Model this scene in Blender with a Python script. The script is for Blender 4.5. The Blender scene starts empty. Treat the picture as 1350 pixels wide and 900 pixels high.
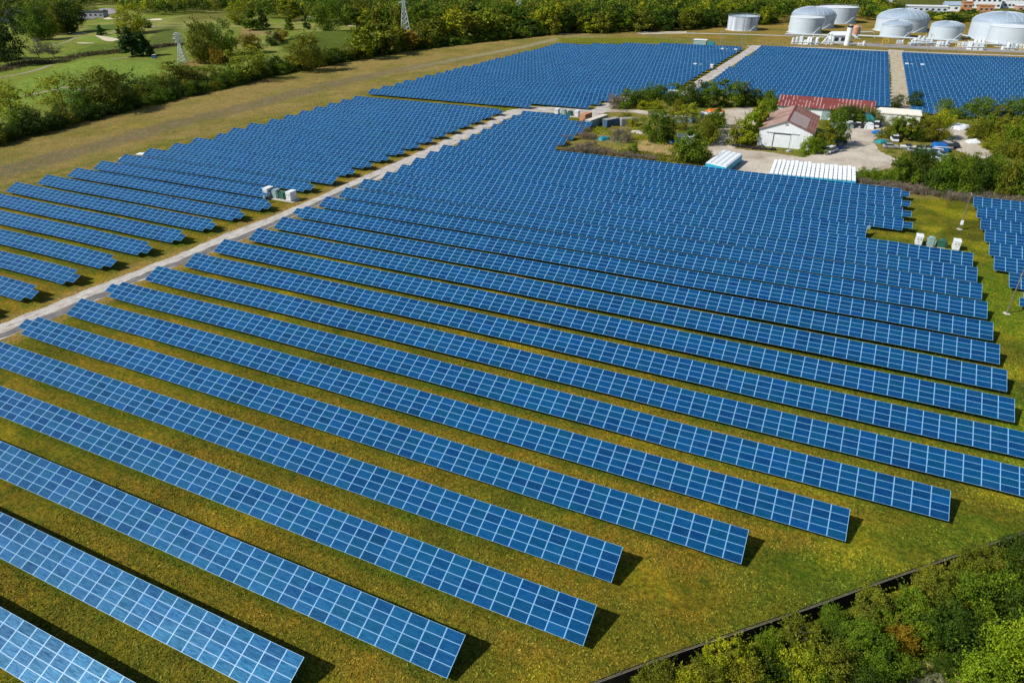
import bpy, math, random
import numpy as np
from mathutils import Vector, Matrix

random.seed(11); rng = np.random.default_rng(11)
SC = bpy.context.scene
COL = SC.collection

# ------------------------------------------------------------------ camera
YAW, PIT, ROL, FPX, CAMH = 0.44360077, 0.52727345, -0.00964462, 900.0, 58.2743
CF = np.array([-math.sin(YAW)*math.cos(PIT), math.cos(YAW)*math.cos(PIT), -math.sin(PIT)])
_R = np.array([math.cos(YAW), math.sin(YAW), 0.0]); _U = np.cross(_R, CF)
CR = math.cos(ROL)*_R + math.sin(ROL)*_U
CU = -math.sin(ROL)*_R + math.cos(ROL)*_U
cam_d = bpy.data.cameras.new('camera'); cam = bpy.data.objects.new('camera', cam_d); COL.objects.link(cam)
cam_d.sensor_fit = 'HORIZONTAL'; cam_d.sensor_width = 36.0; cam_d.lens = 36.0*FPX/1350.0
cam_d.clip_start = 0.5; cam_d.clip_end = 6000
mw = Matrix(((CR[0], CU[0], -CF[0], 0), (CR[1], CU[1], -CF[1], 0), (CR[2], CU[2], -CF[2], CAMH), (0, 0, 0, 1)))
cam.matrix_world = mw
SC.camera = cam

# ------------------------------------------------------------------ light
SUN_AZ, SUN_EL = math.radians(228.5), math.radians(42.0)      # azimuth clockwise from +Y
w = bpy.data.worlds.new('World'); SC.world = w; w.use_nodes = True
nt = w.node_tree
sky = nt.nodes.new('ShaderNodeTexSky'); sky.sky_type = 'NISHITA'; sky.sun_disc = False
sky.sun_elevation = SUN_EL; sky.sun_rotation = SUN_AZ; sky.air_density = 1.0; sky.dust_density = 0.6; sky.ozone_density = 2.0
nt.links.new(sky.outputs[0], nt.nodes['Background'].inputs[0]); nt.nodes['Background'].inputs[1].default_value = 0.085
ld = bpy.data.lights.new('sun', 'SUN'); ld.energy = 4.8; ld.angle = math.radians(0.53); ld.color = (1.0, 0.95, 0.86)
sun = bpy.data.objects.new('sun', ld); COL.objects.link(sun)
sd = Vector((math.sin(SUN_AZ)*math.cos(SUN_EL), math.cos(SUN_AZ)*math.cos(SUN_EL), math.sin(SUN_EL)))
sun.rotation_euler = sd.to_track_quat('Z', 'Y').to_euler(); sun.location = (0, 0, 120)
SC.view_settings.view_transform = 'Standard'; SC.view_settings.look = 'None'
SC.view_settings.exposure = 0.22; SC.view_settings.gamma = 1.0; SC.view_settings.use_curve_mapping = False
SC.cycles.max_bounces = 5; SC.cycles.diffuse_bounces = 2; SC.cycles.glossy_bounces = 2
SC.cycles.transmission_bounces = 3; SC.cycles.transparent_max_bounces = 4

# ------------------------------------------------------------------ helpers
def U(px, py, z=0.0):
    "where the ray through a point of the photograph (1350x900) meets height z"
    d = CF*FPX + CR*(px-675.0) - CU*(py-450.0)
    t = (z-CAMH)/d[2]
    return np.array([d[0]*t, d[1]*t, z])
def PRJ(P):
    d = np.asarray(P, float)-np.array([0, 0, CAMH]); z = d@CF
    return 675+FPX*(d@CR)/z, 450-FPX*(d@CU)/z, z
def height_of(base, ty):
    "height of a vertical thing that stands at base and ends at picture row ty"
    lo, hi = 0.0, 56.0
    for _ in range(30):
        m = (lo+hi)/2
        if PRJ((base[0], base[1], base[2]+m))[1] > ty: lo = m
        else: hi = m
    return lo
def ppm(P): return FPX/PRJ(P)[2]

def tag(o, label=None, cat=None, group=None, kind=None):
    if label: o['label'] = label
    if cat: o['category'] = cat
    if group: o['group'] = group
    if kind: o['kind'] = kind
    return o
def empty(name, loc, rz=0.0):
    o = bpy.data.objects.new(name, None); COL.objects.link(o); o.location = tuple(float(v) for v in loc); o.rotation_euler = (0, 0, rz)
    o.empty_display_size = 0.5
    return o
def link(name, me, parent=None, loc=(0, 0, 0)):
    o = bpy.data.objects.new(name, me); COL.objects.link(o)
    if parent is not None: o.parent = parent
    o.location = tuple(float(v) for v in loc)
    return o
ONES = 'zero first second third fourth fifth sixth seventh eighth ninth tenth eleventh twelfth thirteenth fourteenth fifteenth sixteenth seventeenth eighteenth nineteenth'.split()
TENS = {2: ('twentieth', 'twenty'), 3: ('thirtieth', 'thirty'), 4: ('fortieth', 'forty'), 5: ('fiftieth', 'fifty'), 6: ('sixtieth', 'sixty'), 7: ('seventieth', 'seventy'), 8: ('eightieth', 'eighty'), 9: ('ninetieth', 'ninety')}
def nth(n):
    if n < 20: return ONES[n]
    a, b = divmod(n, 10)
    if a > 9: return 'hundredth'
    return TENS[a][0] if b == 0 else TENS[a][1]+'-'+ONES[b]

class MB:
    "collects faces; build() makes ONE mesh object"
    def __init__(s): s.v = []; s.f = []; s.m = []; s.uv = {}
    def add(s, vs, fs, mi=0):
        n = len(s.v); s.v += [tuple(map(float, q)) for q in vs]
        for f in fs: s.f.append(tuple(n+i for i in f)); s.m.append(mi)
        return n
    def box(s, x0, x1, y0, y1, z0, z1, mi=0, T=None):
        vs = [(x0, y0, z0), (x1, y0, z0), (x1, y1, z0), (x0, y1, z0), (x0, y0, z1), (x1, y0, z1), (x1, y1, z1), (x0, y1, z1)]
        if T is not None: vs = [tuple(T @ Vector(q)) for q in vs]
        s.add(vs, [(0, 3, 2, 1), (4, 5, 6, 7), (0, 1, 5, 4), (1, 2, 6, 5), (2, 3, 7, 6), (3, 0, 4, 7)], mi)
    def bar(s, a, b, r, n=6, mi=0, r2=None, caps=True):
        a = Vector(a); b = Vector(b); d = (b-a)
        if d.length < 1e-6: return
        q = d.normalized(); u = q.orthogonal().normalized(); v = q.cross(u); r2 = r if r2 is None else r2
        vs = []
        for P, R in ((a, r), (b, r2)):
            for i in range(n):
                t = 2*math.pi*(i+.5)/n; vs.append(P+u*math.cos(t)*R+v*math.sin(t)*R)
        fs = [(i, (i+1) % n, n+(i+1) % n, n+i) for i in range(n)]
        if caps: fs += [tuple(range(n))[::-1], tuple(range(n, 2*n))]
        s.add(vs, fs, mi)
    def lathe(s, prof, n=32, cx=0, cy=0, mi=0, mis=None):
        base = len(s.v)
        for r, z in prof:
            for i in range(n):
                t = 2*math.pi*i/n; s.v.append((cx+r*math.cos(t), cy+r*math.sin(t), z))
        for k in range(len(prof)-1):
            for i in range(n):
                j = (i+1) % n
                s.f.append((base+k*n+i, base+k*n+j, base+(k+1)*n+j, base+(k+1)*n+i)); s.m.append(mis[k] if mis else mi)
    def prism(s, poly, axis_len, mi=0, T=None, cap=None):
        "poly in the x-z plane, pulled along y"
        n = len(poly); vs = [(x, 0, z) for x, z in poly]+[(x, axis_len, z) for x, z in poly]
        if T is not None: vs = [tuple(T @ Vector(q)) for q in vs]
        b = s.add(vs, [(i, n+i, n+(i+1) % n, (i+1) % n) for i in range(n)], mi)
        s.f.append(tuple(b+i for i in range(n))); s.m.append(mi if cap is None else cap)
        s.f.append(tuple(b+n+i for i in range(n))[::-1]); s.m.append(mi if cap is None else cap)
    def mesh(s, name, mats, smooth=False):
        me = bpy.data.meshes.new(name); me.from_pydata(s.v, [], s.f)
        for m in (mats if isinstance(mats, (list, tuple)) else [mats]): me.materials.append(m)
        if s.m: me.polygons.foreach_set('material_index', np.array(s.m, dtype=np.int32))
        if smooth: me.polygons.foreach_set('use_smooth', np.ones(len(s.f), dtype=bool))
        me.validate(); me.update()
        return me
    def build(s, name, mats, parent=None, loc=(0, 0, 0), smooth=False):
        return link(name, s.mesh(name, mats, smooth), parent, loc)

def quads_mesh(name, V, mats, mi=None, attr=None, uv=None, smooth=False):
    "V: (n,4,3) array of separate quads"
    n = len(V); me = bpy.data.meshes.new(name)
    me.vertices.add(4*n); me.vertices.foreach_set('co', np.ascontiguousarray(V, dtype=np.float32).ravel())
    me.loops.add(4*n); me.loops.foreach_set('vertex_index', np.arange(4*n, dtype=np.int32))
    me.polygons.add(n); me.polygons.foreach_set('loop_start', np.arange(0, 4*n, 4, dtype=np.int32))
    try: me.polygons.foreach_set('loop_total', np.full(n, 4, dtype=np.int32))
    except Exception: pass
    for m in (mats if isinstance(mats, (list, tuple)) else [mats]): me.materials.append(m)
    if mi is not None: me.polygons.foreach_set('material_index', np.asarray(mi, dtype=np.int32))
    me.update(calc_edges=True)
    if attr is not None:
        a = me.attributes.new('rnd', 'FLOAT', 'FACE'); a.data.foreach_set('value', np.asarray(attr, dtype=np.float32))
    if uv is not None:
        l = me.uv_layers.new(name='UVMap'); l.data.foreach_set('uv', np.asarray(uv, dtype=np.float32).ravel())
    return me

# value noise in numpy (large-scale colour of the ground)
_LAT = {}
def vnoise(x, y, scale, seed=0):
    if seed not in _LAT: _LAT[seed] = np.random.default_rng(seed).random((256, 256))
    L = _LAT[seed]
    X = x/scale+1000.37; Y = y/scale+1000.71
    xi = np.floor(X).astype(int); yi = np.floor(Y).astype(int); fx = X-xi; fy = Y-yi
    fx = fx*fx*(3-2*fx); fy = fy*fy*(3-2*fy)
    a = L[xi % 256, yi % 256]; b = L[(xi+1) % 256, yi % 256]; c = L[xi % 256, (yi+1) % 256]; d = L[(xi+1) % 256, (yi+1) % 256]
    return (a*(1-fx)+b*fx)*(1-fy)+(c*(1-fx)+d*fx)*fy
def fbm(x, y, scale, seed=0, oct=4):
    s = 0; a = 1; t = 0
    for i in range(oct): s = s+a*vnoise(x, y, scale/2**i, seed+i*17); t += a; a *= .55
    return s/t
def seg_dist(x, y, pts):
    "distance to a polyline"
    best = np.full(x.shape, 1e9)
    for (ax, ay), (bx, by) in zip(pts[:-1], pts[1:]):
        dx, dy = bx-ax, by-ay; t = np.clip(((x-ax)*dx+(y-ay)*dy)/(dx*dx+dy*dy+1e-9), 0, 1)
        best = np.minimum(best, np.hypot(x-ax-t*dx, y-ay-t*dy))
    return best
def inside(x, y, poly):
    r = np.zeros(x.shape, bool); n = len(poly)
    for i in range(n):
        (ax, ay), (bx, by) = poly[i], poly[(i+1) % n]
        if ay == by: continue
        c = ((ay > y) != (by > y)) & (x < (bx-ax)*(y-ay)/(by-ay)+ax); r ^= c
    return r
def sst(a, b, x):
    t = np.clip((x-a)/(b-a), 0, 1); return t*t*(3-2*t)

# ------------------------------------------------------------------ materials
class NT:
    def __init__(s, name):
        s.m = bpy.data.materials.new(name); s.m.use_nodes = True; s.t = s.m.node_tree; s.b = s.t.nodes['Principled BSDF']
        s.out = s.t.nodes['Material Output']
    def n(s, ty, **kw):
        q = s.t.nodes.new(ty)
        for k, v in kw.items():
            if k.startswith('i_'): q.inputs[k[2:].replace('_', ' ')].default_value = v
            else: setattr(q, k, v)
        return q
    def l(s, a, b): s.t.links.new(a, b)
    def pos(s): return s.n('ShaderNodeNewGeometry').outputs['Position']
    def noise(s, vec, scale, detail=4, rough=.55, sc=None):
        if sc is not None:
            mp = s.n('ShaderNodeMapping'); mp.inputs['Scale'].default_value = sc; s.l(vec, mp.inputs['Vector']); vec = mp.outputs[0]
        q = s.n('ShaderNodeTexNoise'); q.inputs['Scale'].default_value = scale; q.inputs['Detail'].default_value = detail; q.inputs['Roughness'].default_value = rough
        s.l(vec, q.inputs['Vector']); return q.outputs['Fac']
    def ramp(s, fac, stops, mode='LINEAR'):
        r = s.n('ShaderNodeValToRGB'); r.color_ramp.interpolation = mode; e = r.color_ramp.elements
        while len(e) > 1: e.remove(e[-1])
        e[0].position = stops[0][0]; e[0].color = (*stops[0][1], 1) if len(stops[0][1]) == 3 else stops[0][1]
        for p, c in stops[1:]:
            k = e.new(p); k.color = (*c, 1)
        s.l(fac, r.inputs[0]); return r.outputs[0]
    def mul(s, a, b, f=1.0):
        q = s.n('ShaderNodeMix', data_type='RGBA', blend_type='MULTIPLY'); q.inputs[0].default_value = f
        s.l(a, q.inputs[6]); s.l(b, q.inputs[7]); return q.outputs[2]
    def mix(s, a, b, fac):
        q = s.n('ShaderNodeMix', data_type='RGBA')
        if isinstance(fac, float): q.inputs[0].default_value = fac
        else: s.l(fac, q.inputs[0])
        for i, v in ((6, a), (7, b)):
            if isinstance(v, tuple): q.inputs[i].default_value = (*v, 1)
            else: s.l(v, q.inputs[i])
        return q.outputs[2]
    def bump(s, h, strength, dist):
        q = s.n('ShaderNodeBump'); q.inputs['Strength'].default_value = strength; q.inputs['Distance'].default_value = dist
        s.l(h, q.inputs['Height']); s.l(q.outputs[0], s.b.inputs['Normal'])
def simple(name, col, rough=.7, var=.25, scale=1.5, metal=0.0, spec=.3, bump=0.0, sc=None):
    k = NT(name); p = k.pos(); f = k.noise(p, scale, 5, .6, sc)
    lo = tuple(c*(1-var) for c in col); hi = tuple(min(1, c*(1+var)) for c in col)
    k.l(k.ramp(f, [(.3, lo), (.7, hi)]), k.b.inputs['Base Color'])
    k.b.inputs['Roughness'].default_value = rough; k.b.inputs['Metallic'].default_value = metal; k.b.inputs['Specular IOR Level'].default_value = spec
    if bump: k.bump(f, .6, bump)
    return k.m
M = {}
# solar glass: polycrystalline blue under slightly rough anti-glare glass
def mat_cells():
    k = NT('solar_cells'); at = k.n('ShaderNodeAttribute', attribute_type='GEOMETRY', attribute_name='rnd')
    uv = k.n('ShaderNodeUVMap').outputs[0]; p = k.pos()
    base = k.ramp(at.outputs['Fac'], [(0, (.0001, .020, .070)), (.18, (.0001, .020, .105)), (.32, (.0001, .036, .098)), (.5, (.0001, .030, .125)), (.66, (.0001, .042, .120)), (.8, (.0001, .034, .150)), (.92, (.003, .030, .090)), (1, (.0002, .055, .200))])
    # crystal flakes and soiling streaks running along the module
    fl = k.noise(p, 2.6, 4, .75, (1.0, 5.0, 5.0)); base = k.mul(base, k.ramp(fl, [(.25, (.62, .68, .72)), (.75, (1.4, 1.3, 1.22))]))
    big = k.noise(p, .05, 3, .5); base = k.mul(base, k.ramp(big, [(.3, (.86, .9, .92)), (.7, (1.12, 1.08, 1.05))]))
    # busbar and cell lines
    sx = k.n('ShaderNodeSeparateXYZ'); k.l(uv, sx.inputs[0])
    ms = []
    for o, pit in (('X', .158), ('Y', .158)):
        a = k.n('ShaderNodeMath', operation='PINGPONG'); a.inputs[1].default_value = pit/2; k.l(sx.outputs[o], a.inputs[0])
        b = k.n('ShaderNodeMath', operation='LESS_THAN'); b.inputs[1].default_value = .005; k.l(a.outputs[0], b.inputs[0]); ms.append(b.outputs[0])
    mx = k.n('ShaderNodeMath', operation='MAXIMUM'); k.l(ms[0], mx.inputs[0]); k.l(ms[1], mx.inputs[1])
    base = k.mix(base, (.02, .15, .33), mx.outputs[0])
    dust = k.ramp(k.noise(p, .9, 5, .7, (1, 6, 6)), [(.45, (0, 0, 0)), (.8, (.16, .16, .16))])
    base = k.mix(base, (.06, .22, .38), dust)
    k.l(base, k.b.inputs['Base Color'])
    k.b.inputs['Roughness'].default_value = .34; k.b.inputs['Specular IOR Level'].default_value = .40; k.b.inputs['Specular Tint'].default_value = (.04, .50, .93, 1)
    st2 = k.noise(p, 1.0, 5, .75, (1.0, 6.5, 6.5))
    rr = k.n('ShaderNodeMapRange'); rr.inputs['From Min'].default_value = .3; rr.inputs['From Max'].default_value = .7; rr.inputs['From Min'].default_value = 0; rr.inputs['From Max'].default_value = 1; rr.inputs['To Min'].default_value = .34; rr.inputs['To Max'].default_value = .42; k.l(at.outputs['Fac'], rr.inputs[0]); k.l(rr.outputs[0], k.b.inputs['Roughness'])
    sp = k.n('ShaderNodeMapRange'); sp.inputs['From Min'].default_value = .3; sp.inputs['From Max'].default_value = .7; sp.inputs['From Min'].default_value = .34; sp.inputs['From Max'].default_value = .66; sp.inputs['To Min'].default_value = .10; sp.inputs['To Max'].default_value = .60; k.l(st2, sp.inputs[0]); pm = k.n('ShaderNodeMath', operation='MULTIPLY_ADD'); pm.inputs[1].default_value = .55; pm.inputs[2].default_value = .62; k.l(at.outputs['Fac'], pm.inputs[0]); sm = k.n('ShaderNodeMath', operation='MULTIPLY'); k.l(sp.outputs[0], sm.inputs[0]); k.l(pm.outputs[0], sm.inputs[1]); k.l(sm.outputs[0], k.b.inputs['Specular IOR Level']); cw = k.n('ShaderNodeMath', operation='MULTIPLY'); cw.inputs[1].default_value = .75; k.l(sm.outputs[0], cw.inputs[0]); k.l(cw.outputs[0], k.b.inputs['Coat Weight']); k.b.inputs['Coat Roughness'].default_value = .33; k.b.inputs['Coat IOR'].default_value = 1.22
    return k.m
M['cells'] = mat_cells()
M['alu'] = simple('aluminium_frame', (.22, .46, .72), .36, .05, 2, metal=.0, spec=.5)
M['steel'] = simple('galvanised_steel', (.30, .31, .32), .5, .12, 3, metal=.3)
M['back'] = simple('module_back_sheet', (.45, .45, .45), .7, .05, 1)
M['white'] = simple('white_painted_metal', (.70, .74, .77), .45, .07, .8)
M['tank'] = simple('white_tank_paint', (.47, .54, .61), .5, .06, .10, sc=(1, 1, .25))
M['tank_roof'] = simple('grey_blue_tank_roof', (.27, .34, .42), .5, .12, .12)
M['tank_stain'] = simple('stained_tank_paint', (.42, .47, .54), .6, .5, .35, sc=(1, 1, .06))
M['green_metal'] = simple('green_painted_metal', (.03, .12, .08), .5, .15, 1)
M['greyblue'] = simple('grey_green_metal', (.24, .36, .36), .5, .15, 1)
M['concrete'] = simple('concrete', (.46, .43, .38), .85, .15, .6)
M['wood_dark'] = simple('dark_fence_boards', (.030, .026, .022), .9, .45, 4, sc=(1, 1, .2))
M['wood_rail'] = simple('weathered_rail', (.15, .135, .105), .8, .2, 3)
M['pole'] = simple('utility_pole_wood', (.16, .13, .10), .85, .25, 3, sc=(1, 1, .2))
M['bark'] = simple('tree_bark', (.10, .075, .05), .9, .3, 3, sc=(1, 1, .3), bump=.05)
M['dark'] = simple('dark_metal', (.03, .03, .035), .6, .2, 2)
M['rubber'] = simple('rubber', (.02, .02, .022), .85, .2, 4)
M['blue'] = simple('blue_tarp', (.01, .12, .40), .5, .2, 1)
M['teal'] = simple('teal_paint', (.02, .22, .28), .5, .2, 1)
M['cyan'] = simple('light_blue_rack_paint', (.03, .35, .55), .5, .2, 1)
M['orange'] = simple('orange_paint', (.62, .16, .03), .6, .15, 1)
M['beige'] = simple('beige_container_paint', (.60, .56, .46), .55, .08, 1)
M['pink'] = simple('rust_pink_tank', (.48, .26, .18), .7, .2, .4)
M['brick'] = simple('orange_brick', (.45, .22, .10), .8, .15, .5)
M['yellow'] = simple('yellow_paint', (.60, .40, .03), .5, .1, 1)
M['grey'] = simple('grey_paint', (.30, .31, .32), .6, .12, 1)
M['window'] = simple('dark_window_glass', (.03, .04, .05), .15, .1, 1, spec=.5)
M['membrane'] = simple('pale_flat_roof', (.62, .66, .60), .7, .08, .4)
M['darkroof'] = simple('dark_flat_roof', (.035, .045, .06), .8, .2, .05)
M['wrap'] = simple('white_plastic_wrap', (.74, .78, .82), .35, .05, 2)
def mat_rust(name, axis, dens, c0, c1, c2, pale=.0, patch=.08):
    k = NT(name); p = k.pos(); 
    f = k.noise(p, patch, 4, .6); base = k.ramp(f, [(.35, c0), (.6, c1)])
    if axis is not None:
        sx = k.n('ShaderNodeSeparateXYZ'); k.l(p, sx.inputs[0])
        a = k.n('ShaderNodeMath', operation='PINGPONG'); a.inputs[1].default_value = dens; k.l(sx.outputs[axis], a.inputs[0])
        b = k.n('ShaderNodeMath', operation='LESS_THAN'); b.inputs[1].default_value = dens*.28; k.l(a.outputs[0], b.inputs[0])
        g = k.noise(p, .28, 3, .6); gg = k.n('ShaderNodeMath', operation='GREATER_THAN'); gg.inputs[1].default_value = .47; k.l(g, gg.inputs[0])
        h = k.n('ShaderNodeMath', operation='MULTIPLY'); k.l(b.outputs[0], h.inputs[0]); k.l(gg.outputs[0], h.inputs[1])
        base = k.mix(base, c2, h.outputs[0])
    base = k.mul(base, k.ramp(k.noise(p, 1.6, 5, .7), [(.3, (.75, .75, .75)), (.7, (1.2, 1.2, 1.2))]))
    k.l(base, k.b.inputs['Base Color']); k.b.inputs['Roughness'].default_value = .75; return k.m
M['rust_long'] = mat_rust('red_rust_roof_with_pale_streaks', 0, .62, (.13, .022, .022), (.19, .042, .036), (.38, .24, .22))
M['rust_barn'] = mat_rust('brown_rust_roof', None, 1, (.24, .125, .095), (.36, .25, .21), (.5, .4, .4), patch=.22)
def mat_leaf(name, stops, trans=.18):
    k = NT(name); at = k.n('ShaderNodeAttribute', attribute_type='GEOMETRY', attribute_name='rnd')
    oi = k.n('ShaderNodeObjectInfo')
    base = k.ramp(at.outputs['Fac'], stops)
    tint = k.ramp(oi.outputs['Random'], [(0, (.80, .86, .80)), (.5, (1, 1, 1)), (1, (1.22, 1.12, .9))])
    base = k.mul(base, tint); k.l(base, k.b.inputs['Base Color'])
    k.b.inputs['Roughness'].default_value = .62; k.b.inputs['Specular IOR Level'].default_value = .12
    tr = k.n('ShaderNodeBsdfTranslucent'); k.l(base, tr.inputs[0])
    mx = k.n('ShaderNodeMixShader'); mx.inputs[0].default_value = trans; k.l(k.b.outputs[0], mx.inputs[1]); k.l(tr.outputs[0], mx.inputs[2]); k.l(mx.outputs[0], k.out.inputs[0])
    return k.m
LEAF = dict(
 green=mat_leaf('leaves_green', [(0, (0.030, 0.065, 0.006)), (.5, (0.089, 0.156, 0.008)), (1, (0.201, 0.280, 0.015))]),
 dark=mat_leaf('leaves_dark_green', [(0, (0.011, 0.031, 0.004)), (.5, (0.038, 0.077, 0.006)), (1, (0.095, 0.144, 0.013))]),
 olive=mat_leaf('leaves_olive', [(0, (0.053, 0.072, 0.006)), (.5, (0.143, 0.161, 0.011)), (1, (0.275, 0.260, 0.022))]),
 yellow=mat_leaf('leaves_yellow_green', [(0, (0.093, 0.132, 0.006)), (.5, (0.231, 0.266, 0.009)), (1, (0.419, 0.410, 0.018))]),
 lime=mat_leaf('leaves_bright_green', [(0, (.060, .120, .005)), (.5, (.160, .250, .010)), (1, (.290, .380, .018))]),
 autumn=mat_leaf('leaves_autumn', [(0, (0.108, 0.077, 0.006)), (.5, (0.228, 0.161, 0.010)), (1, (0.362, 0.232, 0.013))]),
 blue=mat_leaf('needles_dark', [(0, (0.012, 0.038, 0.011)), (.5, (0.031, 0.080, 0.017)), (1, (0.068, 0.134, 0.026))]),
 brush=mat_leaf('bare_grey_twigs', [(0, (.090, .075, .055)), (.5, (.180, .150, .115)), (1, (.270, .230, .180))], .0),
 silver=mat_leaf('leaves_silvery', [(0, (.14, .15, .07)), (.5, (.26, .27, .15)), (1, (.40, .41, .28))], .1),
)

# ------------------------------------------------------------------ sizes of the solar tables
CW, SP, Y0, TILT, H0 = 1.98, 8.222946, 15.39334, 0.399663, 0.75
ML, MH = 1.958, 0.992        # one module, laid on its long side
HG = 0.0154                  # gap between modules up the slope
SLOPE = 4*MH+3*HG
CT, ST = math.cos(TILT), math.sin(TILT)
def RC(px, py, top=1):
    "picture point on a table edge -> (column, row) of the table grid"
    q = U(px, py, H0+(SLOPE*ST if top else 0)); return q[0]/CW, (q[1]-(SLOPE*CT if top else 0)-Y0)/SP

# ================================================================== GROUND
HEDGE = [tuple(U(*q)[:2]) for q in [(-60, 208), (0, 190), (75, 172), (150, 150), (225, 133), (300, 115), (375, 97), (450, 82), (530, 68), (600, 60), (660, 53), (722, 47)]]
def hedge_x(y):
    ys = [q[1] for q in HEDGE]; xs = [q[0] for q in HEDGE]
    return np.interp(y, ys, xs, left=xs[0], right=xs[-1])
MOUNDS = [(-20, 118, 7, 2.0), (60, 108, 16, 2.6), (110, 93, 16, 3.4), (165, 90, 16, 3.2), (215, 93, 12, 1.8), (120, 53, 13, 2.6), (92, 63, 16, 1.4), (395, 60, 15, 3.6), (430, 52, 20, 4.2), (470, 55, 16, 3.0),
          (330, 80, 12, 1.6), (60, 140, 12, 1.5), (230, 45, 26, 3.2), (255, 30, 30, 3.5), (150, 40, 20, 2.0), (200, 100, 10, 1.0), (300, 25, 30, 3.0)]
MW = [(*U(a, b)[:2], s, h) for a, b, s, h in MOUNDS]
def ground_z(x, y):
    x = np.asarray(x, float); y = np.asarray(y, float); z = np.zeros(np.broadcast(x, y).shape)
    for mx, my, s, h in MW: z = z+h*np.exp(-(((x-mx)/(s*1.5))**2+((y-my)/s)**2))
    z = z+fbm(x, y, 60, 5, 3)*1.6-.6
    return z*sst(12, 40, hedge_x(y)-x)*sst(1300, 900, y)
def gz(x, y): return float(ground_z(np.array([x]), np.array([y]))[0])

def axis(*segs):
    out = []
    for a, b, st in segs: out.append(np.arange(a, b, st))
    out.append([segs[-1][1]]); return np.concatenate(out)
gx = axis((-3500, -1200, 230), (-1200, -480, 12), (-480, -275, 2.0), (-275, 60, 1.0), (60, 200, 4), (200, 3500, 220))
gy = axis((-600, 0, 60), (0, 180, 1.0), (180, 330, 1.2), (330, 700, 2.2), (700, 1300, 20), (1300, 4500, 200))
X, Y = np.meshgrid(gx, gy, indexing='ij'); Z = ground_z(X, Y)
n1, n2 = fbm(X, Y, 22, 1, 5), fbm(X, Y, 7, 2, 4); n3 = fbm(X, Y, 70, 3, 4); n4 = fbm(X, Y, 3.2, 9, 3); n5 = fbm(X, Y, 14, 31, 4)
def lay(base, col, wgt): return base*(1-wgt[..., None])+np.array(col)*wgt[..., None]
C = np.zeros(X.shape+(3,))
C[:] = (.135, .138, .014)                                                   # olive lawn between the tables
C = lay(C, (.225, .168, .016), sst(.42, .68, n1*.5+n2*.5)*.8)                    # dry brown-gold
C = lay(C, (.100, .140, .012), sst(.52, .68, n5)*.9)                             # fresh green
C = lay(C, (.300, .250, .016), sst(.58, .74, n2)*.6)                        # yellow flowers
C = lay(C, (.070, .080, .012), sst(.56, .72, fbm(X, Y, 5, 44, 4))*.6)
pf = [tuple(U(*q)[:2]) for q in [(800, 900), (900, 858), (1067, 801), (1207, 751), (1350, 702)]]
d_f = seg_dist(X, Y, pf)
right = sst(-8, 26, X-(Y-60)*.0)*sst(240, 210, Y)
C = lay(C, (.120, .185, .012), right*sst(.35, .6, n1)*.85)                      # greener towards the fence
C = lay(C, (.270, .260, .016), right*sst(.52, .7, n2)*.6)
E1 = [tuple(U(*q)[:2]) for q in [(1215, 262), (1280, 262), (1262, 310), (1300, 330), (1350, 470), (1310, 400), (1225, 300)]]
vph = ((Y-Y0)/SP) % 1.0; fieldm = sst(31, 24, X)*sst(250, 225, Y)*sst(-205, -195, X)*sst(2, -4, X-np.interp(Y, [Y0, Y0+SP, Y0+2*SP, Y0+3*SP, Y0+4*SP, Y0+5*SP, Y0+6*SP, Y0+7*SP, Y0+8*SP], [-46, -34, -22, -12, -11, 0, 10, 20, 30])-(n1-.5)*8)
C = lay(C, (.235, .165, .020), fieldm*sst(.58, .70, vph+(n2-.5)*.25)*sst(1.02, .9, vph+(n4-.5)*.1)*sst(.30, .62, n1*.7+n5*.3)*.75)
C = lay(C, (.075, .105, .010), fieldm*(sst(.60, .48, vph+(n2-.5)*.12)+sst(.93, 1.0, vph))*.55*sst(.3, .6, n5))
# strip between hedge and array
bx = hedge_x(Y); strip = sst(-4, 3, X-bx)*sst(4, -6, X-(-104*CW+ (Y-105)*.062))*sst(60, 100, Y)
C = lay(C, (.265, .200, .070), strip*(.6+.4*sst(.3, .6, n1)))
C = lay(C, (.150, .150, .030), strip*sst(.5, .68, n5)*.5)
trk = [tuple(U(*q)[:2]) for q in [(-60, 244), (0, 228), (80, 205), (150, 187), (230, 163), (300, 148), (375, 127), (450, 108), (530, 92), (610, 77), (690, 62), (735, 51), (800, 48)]]
dt = seg_dist(X, Y, trk)
C = lay(C, (.185, .150, .090), sst(9, 4, dt+5*(n2-.5))*sst(.25, .5, n4+.1)*.85*sst(500, 300, Y))
C = lay(C, (.30, .27, .17), sst(5, 2.5, dt)*sst(300, 420, Y)*.8)
C = lay(C, (.110, .145, .018), sst(3, 0, np.abs(X-(-104*CW+(Y-105)*.062)+6)+3*(n1-.5))*sst(330, 100, Y)*.7)
# golf course and beyond
golf = sst(3, 14, bx-X)
C = lay(C, (.165, .205, .036), golf)
C = lay(C, (.265, .255, .085), golf*sst(.45, .62, n3*.6+n1*.4))
C = lay(C, (.125, .215, .032), golf*sst(.55, .7, n5*.5+n3*.5)*.8)
def blob(pts, col, wdt, k=1.0, jit=3.0):
    global C
    poly = [tuple(U(*q)[:2]) for q in pts]; d = seg_dist(X, Y, poly+[poly[0]]); d = np.where(inside(X, Y, poly), -d, d)+(n1-.5)*jit*2+(n4-.5)*jit*.6
    C = lay(C, col, sst(wdt, -wdt, d)*k)
FAIR = (.170, .245, .045)
blob([(0, 150), (20, 115), (70, 98), (150, 86), (240, 78), (232, 105), (160, 112), (110, 120), (60, 135)], FAIR, 3)
blob([(85, 72), (130, 60), (175, 55), (172, 66), (120, 75), (88, 78)], (.115, .165, .030), 2)
blob([(105, 60), (115, 50), (160, 45), (160, 55)], FAIR, 2)
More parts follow.
